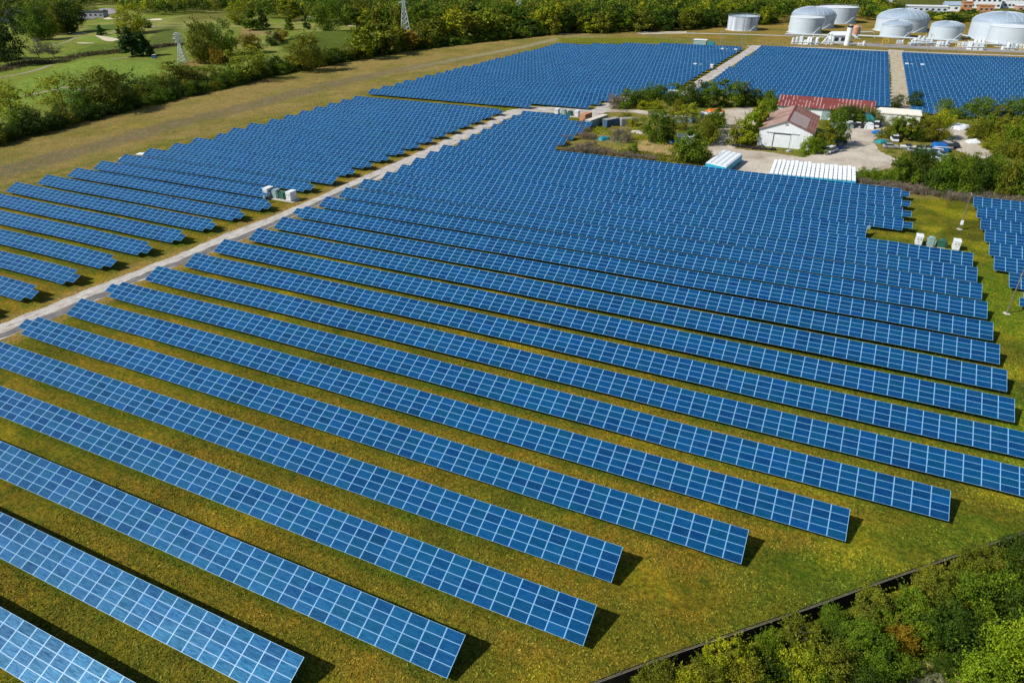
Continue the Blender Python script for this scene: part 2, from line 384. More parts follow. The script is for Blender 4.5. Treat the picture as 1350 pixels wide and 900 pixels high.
blob([(110, 35), (160, 32), (165, 42), (115, 45)], (.10, .15, .03), 3)
blob([(345, 88), (400, 70), (450, 62), (450, 80), (390, 90), (350, 96)], (.095, .205, .045), 3, .8)
blob([(75, 120), (120, 110), (128, 135), (80, 140)], (.095, .19, .04), 2, .8)
blob([(380, 52), (470, 42), (480, 60), (400, 75), (370, 68)], (.085, .115, .020), 4)
blob([(250, 20), (300, 18), (310, 30), (260, 32), (235, 34)], (.15, .15, .04), 4)
blob([(190, 55), (235, 30), (240, 60), (200, 72)], (.10, .13, .03), 4)
blob([(318, 38), (345, 42), (372, 45), (320, 50)], (.30, .21, .10), 2, .8)
blob([(240, 84), (258, 78), (268, 86), (245, 90)], (.32, .20, .09), 1.5, .8)
# scrub yard in the middle, depot beyond
blob([(742, 193), (790, 155), (860, 120), (930, 112), (1000, 120), (1030, 150), (1350, 150), (1420, 262), (1200, 262), (1130, 238), (930, 222)], (.235, .200, .055), 1.5, .95, 1)
C = lay(C, (.130, .160, .022), (inside(X, Y, [tuple(U(*q)[:2]) for q in [(742, 193), (860, 120), (1030, 125), (1350, 150), (1420, 262), (1200, 250), (930, 215)]]))*sst(.48, .62, n2))
blob([(838, 195), (850, 183), (890, 192), (925, 205), (880, 212), (835, 208)], (.42, .30, .15), 1.0, .9, 1)
blob([(800, 170), (830, 165), (845, 178), (810, 190), (790, 183)], (.22, .18, .12), 1.5, .6, 1)
far = sst(478, 484, Y-(.0)*X)*sst(-190, -160, X)
C = lay(C, (.260, .185, .050), far*.9)
C = lay(C, (.165, .150, .030), far*sst(.48, .6, n3*.5+n1*.5)*.85)
C = lay(C, (.080, .100, .018), sst(760, 860, Y)*.9)
blob([(735, 50), (870, 50), (920, 55), (900, 58), (740, 56)], (.15, .17, .02), 3)
C = C*(.86+.44*n4[..., None])*np.array([.90, .93, 1.0])
# bare brown margins of the two roads
RL = [(-40, 447), (0, 428), (60, 404), (120, 380), (168, 361), (240, 333), (300, 307), (360, 285), (420, 259), (472, 235), (540, 206), (600, 178), (640, 162), (668, 150), (700, 146)]
RR = [(-40, 470), (0, 448), (60, 424), (128, 396), (180, 372), (240, 348), (284, 331), (320, 316), (360, 298), (412, 274), (474, 248), (550, 214), (600, 190), (640, 171), (672, 155), (700, 150)]
rl = [tuple(U(*q)[:2]) for q in RL]; rr = [tuple(U(*q)[:2]) for q in RR]
dr = np.minimum(seg_dist(X, Y, rl), seg_dist(X, Y, rr))
C = lay(C, (.34, .235, .085), sst(4.0, .5, dr+4*(n2-.5)+2*(n4-.5))*.75)
nx, ny = X.shape
idx = np.arange(nx*ny).reshape(nx, ny)
F4 = np.stack([idx[:-1, :-1], idx[1:, :-1], idx[1:, 1:], idx[:-1, 1:]], -1).reshape(-1, 4)
me = bpy.data.meshes.new('ground')
me.vertices.add(nx*ny); me.vertices.foreach_set('co', np.stack([X, Y, Z], -1).astype(np.float32).ravel())
me.loops.add(F4.size); me.loops.foreach_set('vertex_index', F4.astype(np.int32).ravel())
me.polygons.add(len(F4)); me.polygons.foreach_set('loop_start', np.arange(0, F4.size, 4, dtype=np.int32))
me.polygons.foreach_set('use_smooth', np.ones(len(F4), bool))
me.update(calc_edges=True)
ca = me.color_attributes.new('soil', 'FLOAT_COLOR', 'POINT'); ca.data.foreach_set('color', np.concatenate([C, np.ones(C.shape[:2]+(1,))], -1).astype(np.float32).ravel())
def mat_ground():
    k = NT('grass_and_soil'); at = k.n('ShaderNodeAttribute', attribute_type='GEOMETRY', attribute_name='soil'); p = k.pos()
    f = k.noise(p, 2.0, 8, .82); base = k.mul(at.outputs['Color'], k.ramp(f, [(.36, (.30, .34, .28)), (.5, (.95, .95, .95)), (.64, (1.9, 1.8, 1.7))]))
    g = k.noise(p, .55, 4, .65); base = k.mul(base, k.ramp(g, [(.32, (.62, .85, .75)), (.68, (1.40, 1.12, 1.0))]))
    v = k.n('ShaderNodeTexVoronoi'); v.inputs['Scale'].default_value = 1.1; k.l(p, v.inputs['Vector'])
    base = k.mul(base, k.ramp(v.outputs['Distance'], [(0, (.62, .68, .7)), (.35, (1, 1, 1)), (1, (1.1, 1.05, 1))]), .5)
    h = k.noise(p, 5.5, 5, .8); k.bump(h, 1.0, .25)
    base = k.mul(base, k.ramp(h, [(.35, (.55, .58, .5)), (.65, (1.35, 1.32, 1.3))]))
    k.l(base, k.b.inputs['Base Color']); k.b.inputs['Roughness'].default_value = 1.0; k.b.inputs['Specular IOR Level'].default_value = .05
    return k.m
me.materials.append(mat_ground())
GROUND = tag(link('ground', me), 'grassy ground of the solar park and golf course', kind='structure')

# tufts standing on the near lawn, coloured like the soil beneath them
def tufts():
    g = np.random.default_rng(8); n = 340000
    x = g.uniform(-75, 48, n); y = g.uniform(12, 150, n)
    d = np.stack([x, y, 0*x-CAMH], -1); zz = d@CF; px = 675+FPX*(d@CR)/zz; py = 450-FPX*(d@CU)/zz
    v = (y-Y0)/SP % 1.0; ok = (px > -20) & (px < 1370) & (py > 0) & (py < 920) & ((v > .47) | (x > 31) | (y < 75) & (x > -46+(y-15)*1.25))
    df = seg_dist(x, y, rl); dg = seg_dist(x, y, rr); ok &= ~((df < 3.4) | (dg < 3.4) | inside(x, y, list(rl)+list(rr)[::-1])) & (g.random(n) < 1.1-y/190)
    x, y = x[ok], y[ok]; n = len(x)
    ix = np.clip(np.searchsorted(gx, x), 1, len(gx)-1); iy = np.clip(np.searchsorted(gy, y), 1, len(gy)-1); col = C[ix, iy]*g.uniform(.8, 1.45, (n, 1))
    col = np.where(g.random((n, 1)) < .12, col*np.array([1.5, 1.25, 1.4]), col); Q = []; K = []
    for b in range(2):
        a = g.uniform(0, 6.283, n); s = g.uniform(.04, .11, n); h = g.uniform(.03, .10, n); dx, dy = np.cos(a)*s, np.sin(a)*s; ex, ey = g.normal(size=n)*.09, g.normal(size=n)*.09
        o = lambda ax, ay, az: np.stack([x+ax, y+ay, az+0*x], -1)
        Q.append(np.stack([o(-dx, -dy, .0), o(dx, dy, .0), o(dx*.6+ex, dy*.6+ey, h), o(-dx*.6+ex, -dy*.6+ey, h*.9)], 1)); K.append(col*g.uniform(.9, 1.1, (n, 1)))
    Q = np.concatenate(Q); K = np.concatenate(K); k = NT('grass_blades'); me = quads_mesh('grass', Q, [k.m])
    at = me.attributes.new('soil', 'FLOAT_COLOR', 'FACE') if False else me.attributes.new('soil', 'FLOAT_VECTOR', 'FACE'); at.data.foreach_set('vector', K.astype(np.float32).ravel())
    q = k.n('ShaderNodeAttribute', attribute_type='GEOMETRY', attribute_name='soil'); k.l(q.outputs['Vector'], k.b.inputs['Base Color']); k.b.inputs['Roughness'].default_value = .9; k.b.inputs['Specular IOR Level'].default_value = .1
    tag(link('grass', me), 'short tufts of green and straw coloured grass on the lawn', kind='stuff')
tufts()
# ------------------------------------------------------------------ roads and paved sheets
def mat_gravel(name, c0, c1, c2, patch=.25):
    k = NT(name); p = k.pos()
    base = k.ramp(k.noise(p, patch, 5, .65), [(.34, c2), (.46, c0), (.62, c1)])
    base = k.mul(base, k.ramp(k.noise(p, 3.5, 6, .75), [(.3, (.72, .72, .72)), (.7, (1.2, 1.2, 1.2))]))
    base = k.mul(base, k.ramp(k.noise(p, .9, 4, .6), [(.35, (.85, .84, .82)), (.7, (1.1, 1.1, 1.1))]))
    k.l(base, k.b.inputs['Base Color']); k.b.inputs['Roughness'].default_value = .95; k.b.inputs['Specular IOR Level'].default_value = .1
    k.bump(k.noise(p, 4, 5, .7), .5, .05); return k.m
M['gravel'] = mat_gravel('pale_gravel', (.43, .40, .36), (.52, .49, .45), (.27, .25, .23))
M['asphalt'] = mat_gravel('worn_asphalt', (.15, .145, .145), (.21, .20, .19), (.10, .10, .105))
M['lot'] = mat_gravel('pale_concrete_yard', (.44, .39, .32), (.54, .49, .42), (.33, .27, .21), .09)
M['far_asphalt'] = mat_gravel('grey_roadway', (.26, .25, .25), (.33, .32, .31), (.20, .19, .19), .05)
M['sand'] = simple('bunker_sand', (.58, .50, .36), .9, .06, 1)
M['path'] = simple('cart_path', (.25, .22, .15), .9, .1, .6)
def ribbon(name, L, R, z, mat, jit=.0, step=2.0, n=5, label=None, follow=False):
    "strip between two picture polylines"
    L = [np.array(q[:2]) for q in L]; R = [np.array(q[:2]) for q in R]; vs = []; rows = 0
    for i in range(len(L)-1):
        m = max(1, int(np.linalg.norm(L[i+1]-L[i])/step))
        for j in range(m+(i == len(L)-2)):
            t = j/m; a = L[i]*(1-t)+L[i+1]*t; b = R[i]*(1-t)+R[i+1]*t; d = (b-a)/(np.linalg.norm(b-a)+1e-9)
            a = a+d*random.uniform(-jit, jit); b = b+d*random.uniform(-jit, jit)
            for q in range(n):
                P = a+(b-a)*q/(n-1); vs.append((P[0], P[1], z+(gz(*P) if follow else 0)))
            rows += 1
    mb = MB(); mb.add(vs, [(r*n+q, r*n+q+1, (r+1)*n+q+1, (r+1)*n+q) for r in range(rows-1) for q in range(n-1)])
    return tag(mb.build(name, mat, smooth=True), label, kind='structure')
def line_ribbon(name, pts, wd, z, mat, **k):
    P = [np.array(q[:2]) for q in pts]; L = []; R = []
    for i, q in enumerate(P):
        d = P[min(i+1, len(P)-1)]-P[max(i-1, 0)]; d = d/np.linalg.norm(d); nn = np.array([-d[1], d[0]]); L.append(q+nn*wd/2); R.append(q-nn*wd/2)
    return ribbon(name, L, R, z, mat, **k)
def patch(name, pts, z, mat, jit=.25, label=None, step=1.5, world=False):
    P = [np.array((q if world else U(*q))[:2]) for q in pts]; out = []
    for i in range(len(P)):
        a, b = P[i], P[(i+1) % len(P)]; m = max(1, int(np.linalg.norm(b-a)/step))
        for j in range(m):
            q = a+(b-a)*j/m+np.random.default_rng(i*97+j).uniform(-jit, jit, 2); out.append((q[0], q[1], z))
    import bmesh
    bm = bmesh.new(); f = bm.faces.new([bm.verts.new(q) for q in out]); bmesh.ops.triangulate(bm, faces=[f]); bmesh.ops.recalc_face_normals(bm, faces=bm.faces)
    me = bpy.data.meshes.new(name); bm.to_mesh(me); bm.free()
    if len(me.polygons) and me.polygons[0].normal.z < 0: me.flip_normals()
    me.materials.append(mat); return tag(link(name, me), label, kind='structure')
ribbon('service_road', rl, rr, .02, M['gravel'], .38, 1.6, 7, label='pale gravel service road between the fields')
# pale wheel lines worn into the gravel
for q_, w_ in ((.17, .10), (.40, .10)):
    ribbon('wheel_track', [np.array(a)*(1-q_)+np.array(b)*q_ for a, b in zip(rl, rr)], [np.array(a)*(1-q_-w_)+np.array(b)*(q_+w_) for a, b in zip(rl, rr)], .027, mat_gravel('worn_pale_gravel', (.47, .45, .42), (.56, .54, .50), (.36, .33, .30), .5), .22, 1.1, 3)
# darker asphalt lane along the right of the road, near part
ra = [np.array(a)*.42+np.array(b)*.58 for a, b in zip(rl, rr)][:11]; rb = [np.array(a)*.04+np.array(b)*.96 for a, b in zip(rl, rr)][:11]
ribbon('asphalt_lane', ra, rb, .032, M['asphalt'], .5, 1.5, 4)
patch('junction', [(648, 158), (668, 146), (700, 140.5), (790, 144), (805, 146), (776, 157), (752, 150), (690, 147), (672, 156)], .026, M['gravel'], .2)
line_ribbon('access_road', [U(*q) for q in [(770, 150), (790, 145), (806, 137), (822, 129), (845, 123)]], 6.5, .038, M['gravel'], jit=.4, n=5)
line_ribbon('yard_track', [U(*q) for q in [(800, 146), (840, 147), (870, 152), (930, 160), (968, 150)]], 5.5, .030, M['lot'], jit=.5, n=5)
fr = [U(908, 114), U(990, 63)]
line_ribbon('field_road', [U(880, 130), U(906, 120), U(918, 112.5), U(991.5, 64.8), U(998, 60)], 6.0, .02, M['gravel'], jit=.3, step=3)
line_ribbon('field_track', [U(1190, 150), U(1188, 100), U(1181, 66)], 9.0, .02, mat_gravel('pale_rutted_track', (.42, .36, .26), (.48, .43, .34), (.30, .24, .12), .35), jit=.5, step=3)
patch('concrete_yard', [(925, 222), (938, 205), (930, 192), (948, 178), (943, 160), (948, 145), (985, 141), (1008, 146), (1000, 160), (985, 178), (966, 196), (1004, 200), (1060, 208), (1086, 196), (1092, 178), (1108, 164), (1165, 166), (1166, 176), (1150, 186), (1160, 200), (1186, 212), (1170, 222), (1140, 230), (1134, 246), (1000, 234), (960, 232)], .022, M['lot'], .5)
patch('gravel_turnaround', [(1229, 164), (1252, 162), (1272, 170), (1278, 184), (1300, 196), (1309, 203), (1300, 209), (1277, 206), (1262, 198), (1240, 190), (1235, 172)], .022, M['lot'], .6)
# depot roadway and pads beyond the fields
line_ribbon('depot_road', [U(1095, 56), U(1170, 60.5), U(1260, 64.5), U(1420, 70)], 17, .03, M['far_asphalt'], n=4, step=6)
line_ribbon('perimeter_track', [U(985, 61), U(1080, 63), U(1172, 67.5), U(1260, 71), U(1420, 76)], 4.5, .025, M['gravel'], n=4, step=5)
line_ribbon('depot_track', [U(840, 44), U(905, 44), U(960, 45), U(1040, 47.5), U(1110, 50)], 5, .025, M['gravel'], n=4, step=6)
patch('far_parking', [(842, 42.5), (905, 41.5), (905, 44.5), (845, 45.5)], .03, M['lot'])
line_ribbon('cart_path', [U(*q) for q in [(-30, 112), (0, 105), (18, 102), (55, 95), (80, 88), (93, 85), (130, 80), (170, 76)]], 4.0, .06, M['path'], follow=True, n=3)
line_ribbon('cart_path', [U(*q) for q in [(30, 128), (60, 122), (85, 117), (115, 120)]], 3.0, .06, M['path'], follow=True, n=3)
line_ribbon('cart_path', [U(*q) for q in [(70, 62), (95, 55), (130, 48), (160, 44), (215, 37), (245, 36)]], 3.0, .06, M['path'], follow=True, n=3)
line_ribbon('parkway', [U(*q) for q in [(112, 27), (128, 22), (146, 18), (140, 12)]], 14, .3, M['far_asphalt'], follow=True, n=3)
def bunker(px, py, a, b, rot=0):
    c = U(px, py); vs = [(c[0], c[1], gz(c[0], c[1])+.25)]; n = 20; R = 5
    for r in range(1, R+1):
        for i in range(n):
            t = 2*math.pi*i/n; q = r/R*(1+.18*math.sin(3*t+px)); x = c[0]+a*q*math.cos(t)*math.cos(rot)-b*q*math.sin(t)*math.sin(rot); y = c[1]+a*q*math.cos(t)*math.sin(rot)+b*q*math.sin(t)*math.cos(rot)
            vs.append((x, y, gz(x, y)+.22))
    fs = [(0, 1+i, 1+(i+1) % n) for i in range(n)]+[(1+(r-1)*n+i, 1+r*n+i, 1+r*n+(i+1) % n, 1+(r-1)*n+(i+1) % n) for r in range(1, R) for i in range(n)]
    mb = MB(); mb.add(vs, fs); tag(mb.build('sand_bunker', M['sand'], smooth=True), 'pale sand bunker on the golf course', kind='structure')
for q in [(142, 54, 14, 5, -.3), (150, 25.5, 13, 8, -.4), (203, 30, 13, 6, -.2), (112, 59.5, 7, 4, 0), (100, 45, 10, 4, 0), (478, 35, 16, 6, 0), (40, 39, 8, 4, 0), (195, 38, 8, 3, 0)]: bunker(*q)

# ================================================================== SOLAR TABLES
NB = Vector((0, -ST, CT))
def module_quads(x0, v0, du=ML, dv=MH):
    "one framed module: local x along the row, v up the slope; returns quads, material indices, uvs"
    fx, fy, th = .042, .024, .04
    def P(x, v, h): return (x, v*CT-h*ST, v*ST+h*CT)
    x1, v1 = x0+du, v0+dv; a, b, c, d = x0+fx, x1-fx, v0+fy, v1-fy
    Q = [([P(a, c, th), P(b, c, th), P(b, d, th), P(a, d, th)], 0),
         ([P(x0, v0, th+.004), P(x1, v0, th+.004), P(b, c, th+.004), P(a, c, th+.004)], 1), ([P(x1, v0, th+.004), P(x1, v1, th+.004), P(b, d, th+.004), P(b, c, th+.004)], 1),
         ([P(x1, v1, th+.004), P(x0, v1, th+.004), P(a, d, th+.004), P(b, d, th+.004)], 1), ([P(x0, v1, th+.004), P(x0, v0, th+.004), P(a, c, th+.004), P(a, d, th+.004)], 1),
         ([P(x0, v0, 0), P(x0, v1, 0), P(x1, v1, 0), P(x1, v0, 0)], 2),
         ([P(x0, v0, 0), P(x1, v0, 0), P(x1, v0, th+.004), P(x0, v0, th+.004)], 1), ([P(x1, v0, 0), P(x1, v1, 0), P(x1, v1, th+.004), P(x1, v0, th+.004)], 1),
         ([P(x1, v1, 0), P(x0, v1, 0), P(x0, v1, th+.004), P(x1, v1, th+.004)], 1), ([P(x0, v1, 0), P(x0, v0, 0), P(x0, v0, th+.004), P(x0, v1, th+.004)], 1)]
    return [q[0] for q in Q], [q[1] for q in Q]
MODQ, MODM = module_quads(0.011, 0.0); MODQ = np.array(MODQ); MODM = np.array(MODM)
UV1 = np.stack([MODQ[..., 0], MODQ[..., 2]/ST], -1)
def wave(x, y):
    'the tables follow slight unevenness of the ground'
    x = np.asarray(x, float); return .42*(fbm(x, x*0+y, 34, 71, 2)-.5)+.10*(fbm(x, x*0+y*7.3, 9, 72, 2)-.5)
def mod_offset(c, r): return np.array([c*CW, r*(MH+HG)*CT, r*(MH+HG)*ST])
def strip_mesh(cells, name, xo=0, yo=0):
    "cells: list of (col, r, rnd)"
    cr = np.array([(c, r) for c, r, _ in cells], float); off = np.stack([cr[:, 0]*CW, cr[:, 1]*(MH+HG)*CT, cr[:, 1]*(MH+HG)*ST], -1)
    V = (MODQ[None]+off[:, None, None, :]).reshape(-1, 4, 3)
    V[..., 2] += wave(V[..., 0]+xo, yo)
    rn = np.repeat([q[2] for q in cells], 10)
    return quads_mesh(name, V, [M['cells'], M['alu'], M['back']], np.tile(MODM, len(cells)), rn, np.tile(UV1, (len(cells), 1, 1)))
NVAR = 24
SINGLE = [quads_mesh('solar_module', MODQ, [M['cells'], M['alu'], M['back']], MODM, np.full(10, (i+.5)/NVAR), UV1) for i in range(NVAR)]
def support_mesh(x0, x1, xo=0, yo=0):
    mb = MB()
    def P(x, v, h): return Vector((x, v*CT-h*ST, v*ST+h*CT+float(wave(x+xo, yo))))
    n = max(2, int(round((x1-x0-1.2)/3.96))+1); xs = [x0]+[x0+.6+(x1-x0-1.2)*i/(n-1) for i in range(n)]+[x1]
    for v in (.45, 1.55, 2.5, 3.55):
        for s, t in zip(xs[:-1], xs[1:]):
            a = [P(s, v-.04, -.02), P(t, v-.04, -.02), P(t, v+.04, -.02), P(s, v+.04, -.02), P(s, v-.04, -.12), P(t, v-.04, -.12), P(t, v+.04, -.12), P(s, v+.04, -.12)]
            mb.add(a, [(0, 1, 2, 3), (4, 7, 6, 5), (0, 4, 5, 1), (2, 6, 7, 3), (1, 5, 6, 2), (3, 7, 4, 0)])
    for x in xs[1:-1]:
        mb.bar(P(x, .3, -.15), P(x, 3.75, -.15), .05, 4)
        for v in (.75, 3.1):
            q = P(x, v, -.15); mb.bar((x, q.y, -H0), q, .055, 4)
        mb.bar((x, P(x, 3.1, 0).y, -.2), P(x, 1.9, -.15), .03, 4)
    return mb.mesh('support_frame', M['steel'])
ROWS = {}
def solar_row(field, k, c0, c1, ext=(0, 0), single=0, sub=0.0):
    "row k from column c0 (left) to c1; ext: half-height end columns; single: modules that become parts of their own"
    nc = max(1, int(round(c1-c0))); xo = c1*CW-nc*CW
    rt = empty('solar_panel_row', (xo, Y0+k*SP, H0)); ROWS.setdefault(field, []).append((k, rt))
    rg = np.random.default_rng(int(abs(k)*131+abs(c0)*7+len(ROWS[field])))
    cells = [(c, r) for c in range(nc) for r in range(4)]
    if ext[0]: cells += [(-1, 1), (-1, 2)]
    if ext[1]: cells += [(nc, 1), (nc, 2)]
    if sub: cells = [(c, r) for c, r in cells if r < 2]
    rr_ = np.clip(rg.beta(1.6, 1.9, len(cells)), .01, .99)
    cl = [(c, r, v) for (c, r), v in zip(cells, rr_)]
    if single:
        def sz(q):
            px, py, z = PRJ((xo+(q[0]+.5)*CW, Y0+k*SP+(q[1]+.5)*CT, H0+(q[1]+.5)*ST))
            return -1e9 if (px < -15 or px > 1365 or py < -15 or py > 915) else -z
        cl.sort(key=sz, reverse=True)
        own = [q for q in cl[:single] if sz(q) > -1e8]; cl = [q for q in cl if q not in own]
        for c, r, v in own:
            link('solar_module', SINGLE[min(NVAR-1, int(v*NVAR))], rt, mod_offset(c, r)+np.array([0, 0, float(wave(xo+(c+.5)*CW, Y0+k*SP))+rg.uniform(-.006, .006)]))
    if cl:
        o = link('solar_modules' if single else 'module_surface', strip_mesh(cl, 'module_surface', xo, Y0+k*SP), rt)
        if single: o['kind'] = 'stuff'
    link('support_frame', support_mesh(.15, nc*CW-.15, xo, Y0+k*SP), rt)
    return rt

# ---- the main field
XL = {1: -62, 2: -62, 3: -61.5, 4: -61.2, 5: -61, 6: -60.5, 7: -60.4, 8: -60.2, 9: -59.8, 10: -59.4, 11: -59.0, 12: -58.9, 13: -58.8, 14: -58.5, 15: -58.5, 16: -58.4, 17: -58.2, 18: -58.1, 19: -57.9, 20: -57.8, 21: -57.8, 22: -57.6}
XR = {0: -23.0, 1: -17.27, 2: -11.1, 3: -6.0, 4: -5.94, 5: .02, 6: 5.06, 7: 10.4, 8: 15.4, 9: 15.3, 10: 15.2}
ORD = []
for k in range(-1, 29):
    xl = XL.get(k, np.interp(k, [0, 22, 23, 24, 25, 26, 27, 28], [-62, -57.6, -57.4, -57.2, -57.0, -56.9, -56.8, -56.6]))
    xr = XR.get(k, 15.24)
    if k == 4: pass
    ext = (k in (5, 7, 13), k in (19, 20, 21, 22)); 
    if k == 18: xr = 5.1
    if 19 <= k <= 22: xr = 8.9
    if 23 <= k <= 27: xr = -41.2+.0*(k-23)
    if k == 28: xr = RC(752, 152)[0]
    if k == -1: xr = -28.5
    if ext[1]: pass
    o = solar_row('main', k, xl, xr, ext, single=100 if 0 <= k <= 12 else 0)
    tag(o, 'solar panel row of the main field, %s from the bottom left corner' % nth(k+2), 'solar panel row', 'solar panel rows in the main middle field')
# ---- left of the service road
LL = {11: -102.4, 12: -102.2, 13: -101.8, 14: -102.0, 15: -101.5, 16: -100.8, 17: -100.1, 18: -99.9, 19: -98.9, 20: -99.3, 21: -98.8, 22: -98.5, 23: -98.1, 24: -97.9, 25: -97.7, 26: -97.6, 27: -97.2, 28: -97.0}
LR = {5: -66.8, 6: -66.4, 7: -66.2, 8: -66.1, 9: -65.7, 10: -65.2, 11: -64.8, 12: -64.3, 13: -63.7, 14: -67.6, 15: -63.7, 16: -63.1}
for k in range(5, 29):
    xl = LL.get(k, -103.0); xr = LR.get(k, np.interp(k, [16, 27, 28], [-63.1, -61.2, -61.0]))
    o = solar_row('left', k, xl, xr-(1 if k != 14 and k != 16 else 0), (False, k not in (14, 16)), single=100 if 6 <= k <= 8 else 0)
    tag(o, 'solar panel row left of the gravel road, %s from the front' % nth(k-4), 'solar panel row', 'solar panel rows left of the gravel road')
# ---- beyond
for k in range(30, 56):
    xl = np.interp(k, [30, 51], [-98.6, -90.0]); xr = np.interp(k, [31, 35, 55], [-47.4, -44.0, -32.5])
    if k == 30: xr = -58.6
    if 31 <= k <= 35: xr = -47.2+(k-31)*.85
    if k == 53: xl = RC(778, 57.2)[0]
    if k == 54: xl = RC(822, 56.2)[0]
    if k == 55: xl = RC(872, 55.4)[0]
    if k >= 36: a_, b_ = RC(899, 114, 0), RC(980, 64.5, 0); xr = a_[0]+(b_[0]-a_[0])*(k-a_[1])/(b_[1]-a_[1])
    o = solar_row('far_left', k, xl, xr)
    tag(o, 'distant panel row in the far left field, %s from its front' % nth(k-29), 'solar panel row', 'solar panel rows in the far left field')
for k in range(37, 57):
    xl = np.interp(k, [39, 56], [RC(932, 108)[0], RC(1006, 60)[0]])
    o = solar_row('far_middle', k, xl, 8.1)
    tag(o, 'distant panel row behind the red roofed shed, %s from the front' % nth(k-36), 'solar panel row', 'solar panel rows in the far middle field')
for k in range(36, 57):
    o = solar_row('far_right', k, 11.7, 11.7+round(np.interp(k, [36, 56], [31, 40])))
    tag(o, 'distant panel row before the white tanks at right, %s from the front' % nth(k-35), 'solar panel row', 'solar panel rows in the far right field')
for k in range(15, 23):
    x = {16: 17.9, 15: 18.2}.get(k, 17.1)
    o = solar_row('right', k, x, x+10, sub=(k == 15))
    tag(o, 'blue solar panel row cut by the right picture edge, %s up from the leaning pole' % nth(k-14), 'solar panel row', 'solar panel rows at the right picture edge')

# ================================================================== FENCE AT LOWER RIGHT
FH = 2.1
fp = [U(*q, FH)[:2] for q in [(700, 936), (787, 899), (850, 875.5), (900, 857.5), (982, 830), (1067, 801), (1130, 778), (1207, 751), (1267, 730), (1350, 702), (1440, 672)]]
fence = empty('board_fence', (fp[0][0], fp[0][1], 0)); tag(fence, 'long dark board fence with pale top rail between lawn and bushes', 'fence')
F0 = np.array(fp[0])
pts = [np.array(fp[0])]
for a, b in zip(fp[:-1], fp[1:]):
    a = np.array(a); b = np.array(b); n = max(1, round(np.linalg.norm(b-a)/2.4))
    for j in range(1, n+1): pts.append(a+(b-a)*j/n)
for i in range(len(pts)-1):
    a = pts[i]-F0; b = pts[i+1]-F0; d = (b-a)/np.linalg.norm(b-a); L = np.linalg.norm(b-a); nn = np.array([-d[1], d[0]])
    T = Matrix(((d[0], nn[0], 0, a[0]), (d[1], nn[1], 0, a[1]), (0, 0, 1, 0), (0, 0, 0, 1)))
    mb = MB(); m = int(L/.15)
    for j in range(m):
        x0 = L*j/m; mb.box(x0+.006, x0+L/m-.006, -.012-.01*(j % 2), .012-.01*(j % 2), .04, FH-.08-random.random()*.02, 0, T)
    for z in (.5, 1.4, 2.3): mb.box(.05, L-.05, .02, .07, z, z+.09, 0, T)
    mb.build('fence_panel', M['wood_dark'], fence)
    mb = MB(); mb.box(0.003, L-.003, -.07, .09, FH-.075, FH-.02, 0, T); mb.build('top_rail', M['wood_rail'], fence)
    mb = MB(); mb.box(-.06, .06, .072, .19, -.2, FH+.08, 0, T); mb.build('post', M['wood_rail'], fence)

